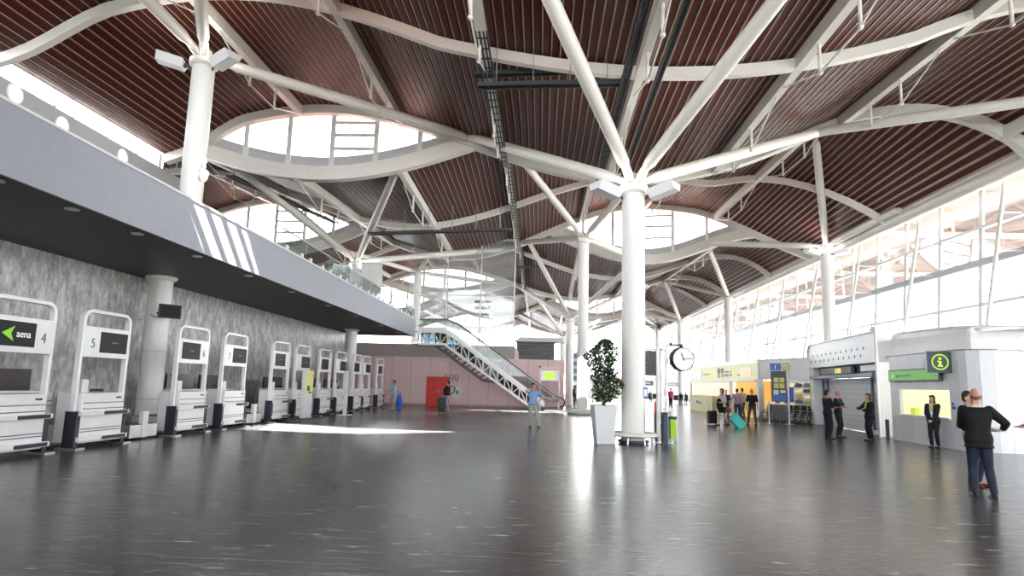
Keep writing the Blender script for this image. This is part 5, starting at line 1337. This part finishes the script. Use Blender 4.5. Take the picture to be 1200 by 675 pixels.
# officers
p9 = F2(971, 514.5)
person(p9, PI/2+.15, 1.78, 'officer in dark uniform seen from the side, nearer the gate jamb', top=NAVY, bottom=NAVY, hair=BLK, sleeve='short', hands={'R': (.02, -.17, .63), 'L': (.0, -.17, .65)}, poles={'R': (-1, .4, -.6), 'L': (1, .4, -.6)}, skin=1)
p10 = F2(983.5, 512.8)
person(p10, .75, 1.78, 'bald officer in dark uniform with folded arms in front of the gate', top=NAVY, bottom=NAVY, hair=(.2, .1, .06), bald=True, sleeve='short', hands={'R': (.06, -.14, .65), 'L': (-.05, -.15, .67)}, poles={'R': (-1, .2, -.6), 'L': (1, .2, -.6)}, skin=2)
t = thing('radio', p10+Matrix.Rotation(.75, 3, 'Z') @ V3((.2, -.02, .86)), 'black radio on the belt of the bald officer', 'radio', .75)
m = MB(); m.b2((-.02, -.03, 0), (.035, .03, .14)); m.build('case', 'black', t, bevel=.006); m = MB(); m.tube([(0, 0, .14), (0, 0, .24)], .007, 6); m.build('antenna', 'black', t)
p11 = F2(1020.5, 517)
person(p11, -PI/2+.15, 1.68, 'person in a dark suit and lime scarf with one arm held out before the gate', top=NAVY, bottom=NAVY, hair=(.1, .055, .03), fem=True, jacket=True, hairlen=.06, scarf=(.4, .5, .06), hands={'R': (-.05, -.24, .69), 'L': (.09, -.2, .645)}, poles={'R': (-1, .3, -.8), 'L': (1, .3, -.8)}, head=-.1)
p12 = F2(1096, 524.8)
person(p12, -.85, 1.68, 'person in a dark suit and lime scarf standing at the lit booth window', top=NAVY, bottom=NAVY, hair=(.03, .02, .014), fem=True, jacket=True, hairlen=.1, front=(.75, .75, .72), scarf=(.45, .6, .1), hands={'R': (-.03, -.15, .54), 'L': (.03, -.15, .535)}, poles={'R': (-1, .6, -.2), 'L': (1, .6, -.2)}, head=-.35)
# pair in the right foreground
p13 = F2(1152, 583.5)
person(p13, PI-.35, 1.80, 'balding person in a black blazer and jeans seen from behind, nearest in the hall', top=(.008, .008, .009), bottom=(.022, .03, .055), hair=(.22, .13, .09), bald=True, jacket=True, skin=2, hands={'R': (-.24, -.16, .635), 'L': (.03, -.21, .60)}, poles={'R': (-1, .5, -.8), 'L': (1, .5, -.8)}, feet={'R': (-.085, .02, 0), 'L': (.05, -.05, 0)}, head=.25, lean=(0, -.05), voxel=.0095, shoes=(.015, .012, .012), collar=(.7, .7, .7))
p14 = F2(1144, 570)
person(p14, .4, 1.76, 'person in a pale shirt mostly hidden behind the person in the black blazer', top=(.55, .58, .5), bottom=(.03, .035, .06), hair=(.03, .022, .018), shoes=(.2, .03, .025), hands={'R': (-.14, -.12, .6), 'L': (.06, -.16, .6)}, lean=(-.1, 0), head=.2)
t = thing('paper_sheets', p13+Matrix.Rotation(PI-.35, 3, 'Z') @ V3((-.36, -.40, 1.12)), 'white papers held out by the person in the black blazer', 'papers', .3)
m = MB(); m.box((0, 0, 0), (.21, .29, .006), rx=.25, ry=.1); m.build('top_sheet', 'white', t); m = MB(); m.box((.02, .02, -.008), (.21, .29, .006), rx=.25, ry=.05); m.build('under_sheet', 'white', t)
p15 = F2(1222, 556)
person(p15, -PI/2, 1.72, 'person cut off by the right edge with only a bent arm showing', top=(.3, .3, .32), bottom=(.05, .05, .06), hair=(.4, .38, .36), sleeve='short', hands={'L': (.1, -.22, .6), 'R': (-.1, -.16, .6)})
# far people
person(F2(786, 478), PI-.3, 1.78, 'person in a red shirt standing by the waiting seats below the clock', top=(.6, .05, .08), bottom=(.03, .03, .04), sleeve='short', voxel=.016)
person(F2(674.5, 476.5), 0, 1.74, 'person in dark clothes standing far back between the second and third columns', top=(.04, .04, .05), bottom=(.12, .12, .13), voxel=.018, front=(.6, .6, .6))
def seated(px, py, rz, label, top, bottom, dx=0):
    p = F2(px, py); person(p, rz, 1.72, label, top=top, bottom=bottom, hip=(0, .02, .305), feet={'R': (-.06, -.25, 0), 'L': (.06, -.25, 0)}, hands={'R': (-.06, -.2, .37), 'L': (.06, -.2, .37)}, voxel=.018, lean=(0, -.05), group='people seated in the waiting area')
bpy.context.view_layer.update()
R_ = random.Random(21)
rows_ = [o for o in bpy.data.objects if o.name.startswith('bench_seating')]
rows_.sort(key=lambda o: o.name)
spec_ = [(0, -2, 'person in black on the left end of the seats between column and clock post', BLK, BLK), (0, 0, 'person in grey on the middle of the seats between column and clock post', (.1, .1, .12), BLK), (0, 2, 'person in navy on the right end of the seats between column and clock post', NAVY, NAVY),
         (1, -2, 'person in a pale pink top on the left end of the seats below the clock', (.5, .36, .32), BLK), (1, 0, 'person in charcoal on the middle of the seats below the clock', BLK, (.08, .08, .09)), (1, 1, 'person in dark grey second from the right on the seats below the clock', (.06, .06, .08), BLK), (1, 2, 'person in black on the right end of the seats below the clock', BLK, NAVY),
         (2, 1, 'person in dark blue on the farthest seats behind the clock post', (.02, .03, .08), BLK), (2, -1, 'person in grey blue on the farthest seats behind the clock post', (.1, .13, .18), BLK)]
for r_, k, lab, tp, bt in spec_:
    o = rows_[r_]; q = o.matrix_world @ V3((k*.6, 0, 0))
    person((q.x, q.y, 0), o.rotation_euler.z, 1.72, lab, top=tp, bottom=bt, hip=(0, .03, .335), feet={'R': (-.06, -.25, 0), 'L': (.06, -.25, 0)}, hands={'R': (-.06, -.2, .40), 'L': (.06, -.2, .40)}, voxel=.018, lean=(0, .06), group='people seated in the waiting area', hair=(R_.uniform(.01, .15),)*3)
# ------------------------------------------------------------------ light
w = bpy.data.worlds.new('sky'); SC.world = w; w.use_nodes = True
bg = w.node_tree.nodes['Background']; bg.inputs[0].default_value = (.93, .97, 1, 1); bg.inputs[1].default_value = 4.5
sl = bpy.data.lights.new('sun', 'SUN'); sl.energy = 55; sl.angle = .01; sl.color = (1, .96, .9)
so = bpy.data.objects.new('sun', sl); C.objects.link(so); so.rotation_euler = V3((-.25, 1.08, -1)).to_track_quat('-Z', 'Y').to_euler(); so.location = (0, -20, 40)
SC.view_settings.view_transform = 'Standard'; SC.view_settings.look = 'None'; SC.view_settings.gamma = 1; SC.view_settings.exposure = 1.18
SC.view_settings.use_curve_mapping = False
SC.cycles.use_denoising = True
SC.cycles.max_bounces = 8; SC.cycles.diffuse_bounces = 5; SC.cycles.glossy_bounces = 4; SC.cycles.transparent_max_bounces = 24; SC.cycles.transmission_bounces = 6
SC.cycles.sample_clamp_indirect = 8; SC.cycles.caustics_reflective = False; SC.cycles.caustics_refractive = False
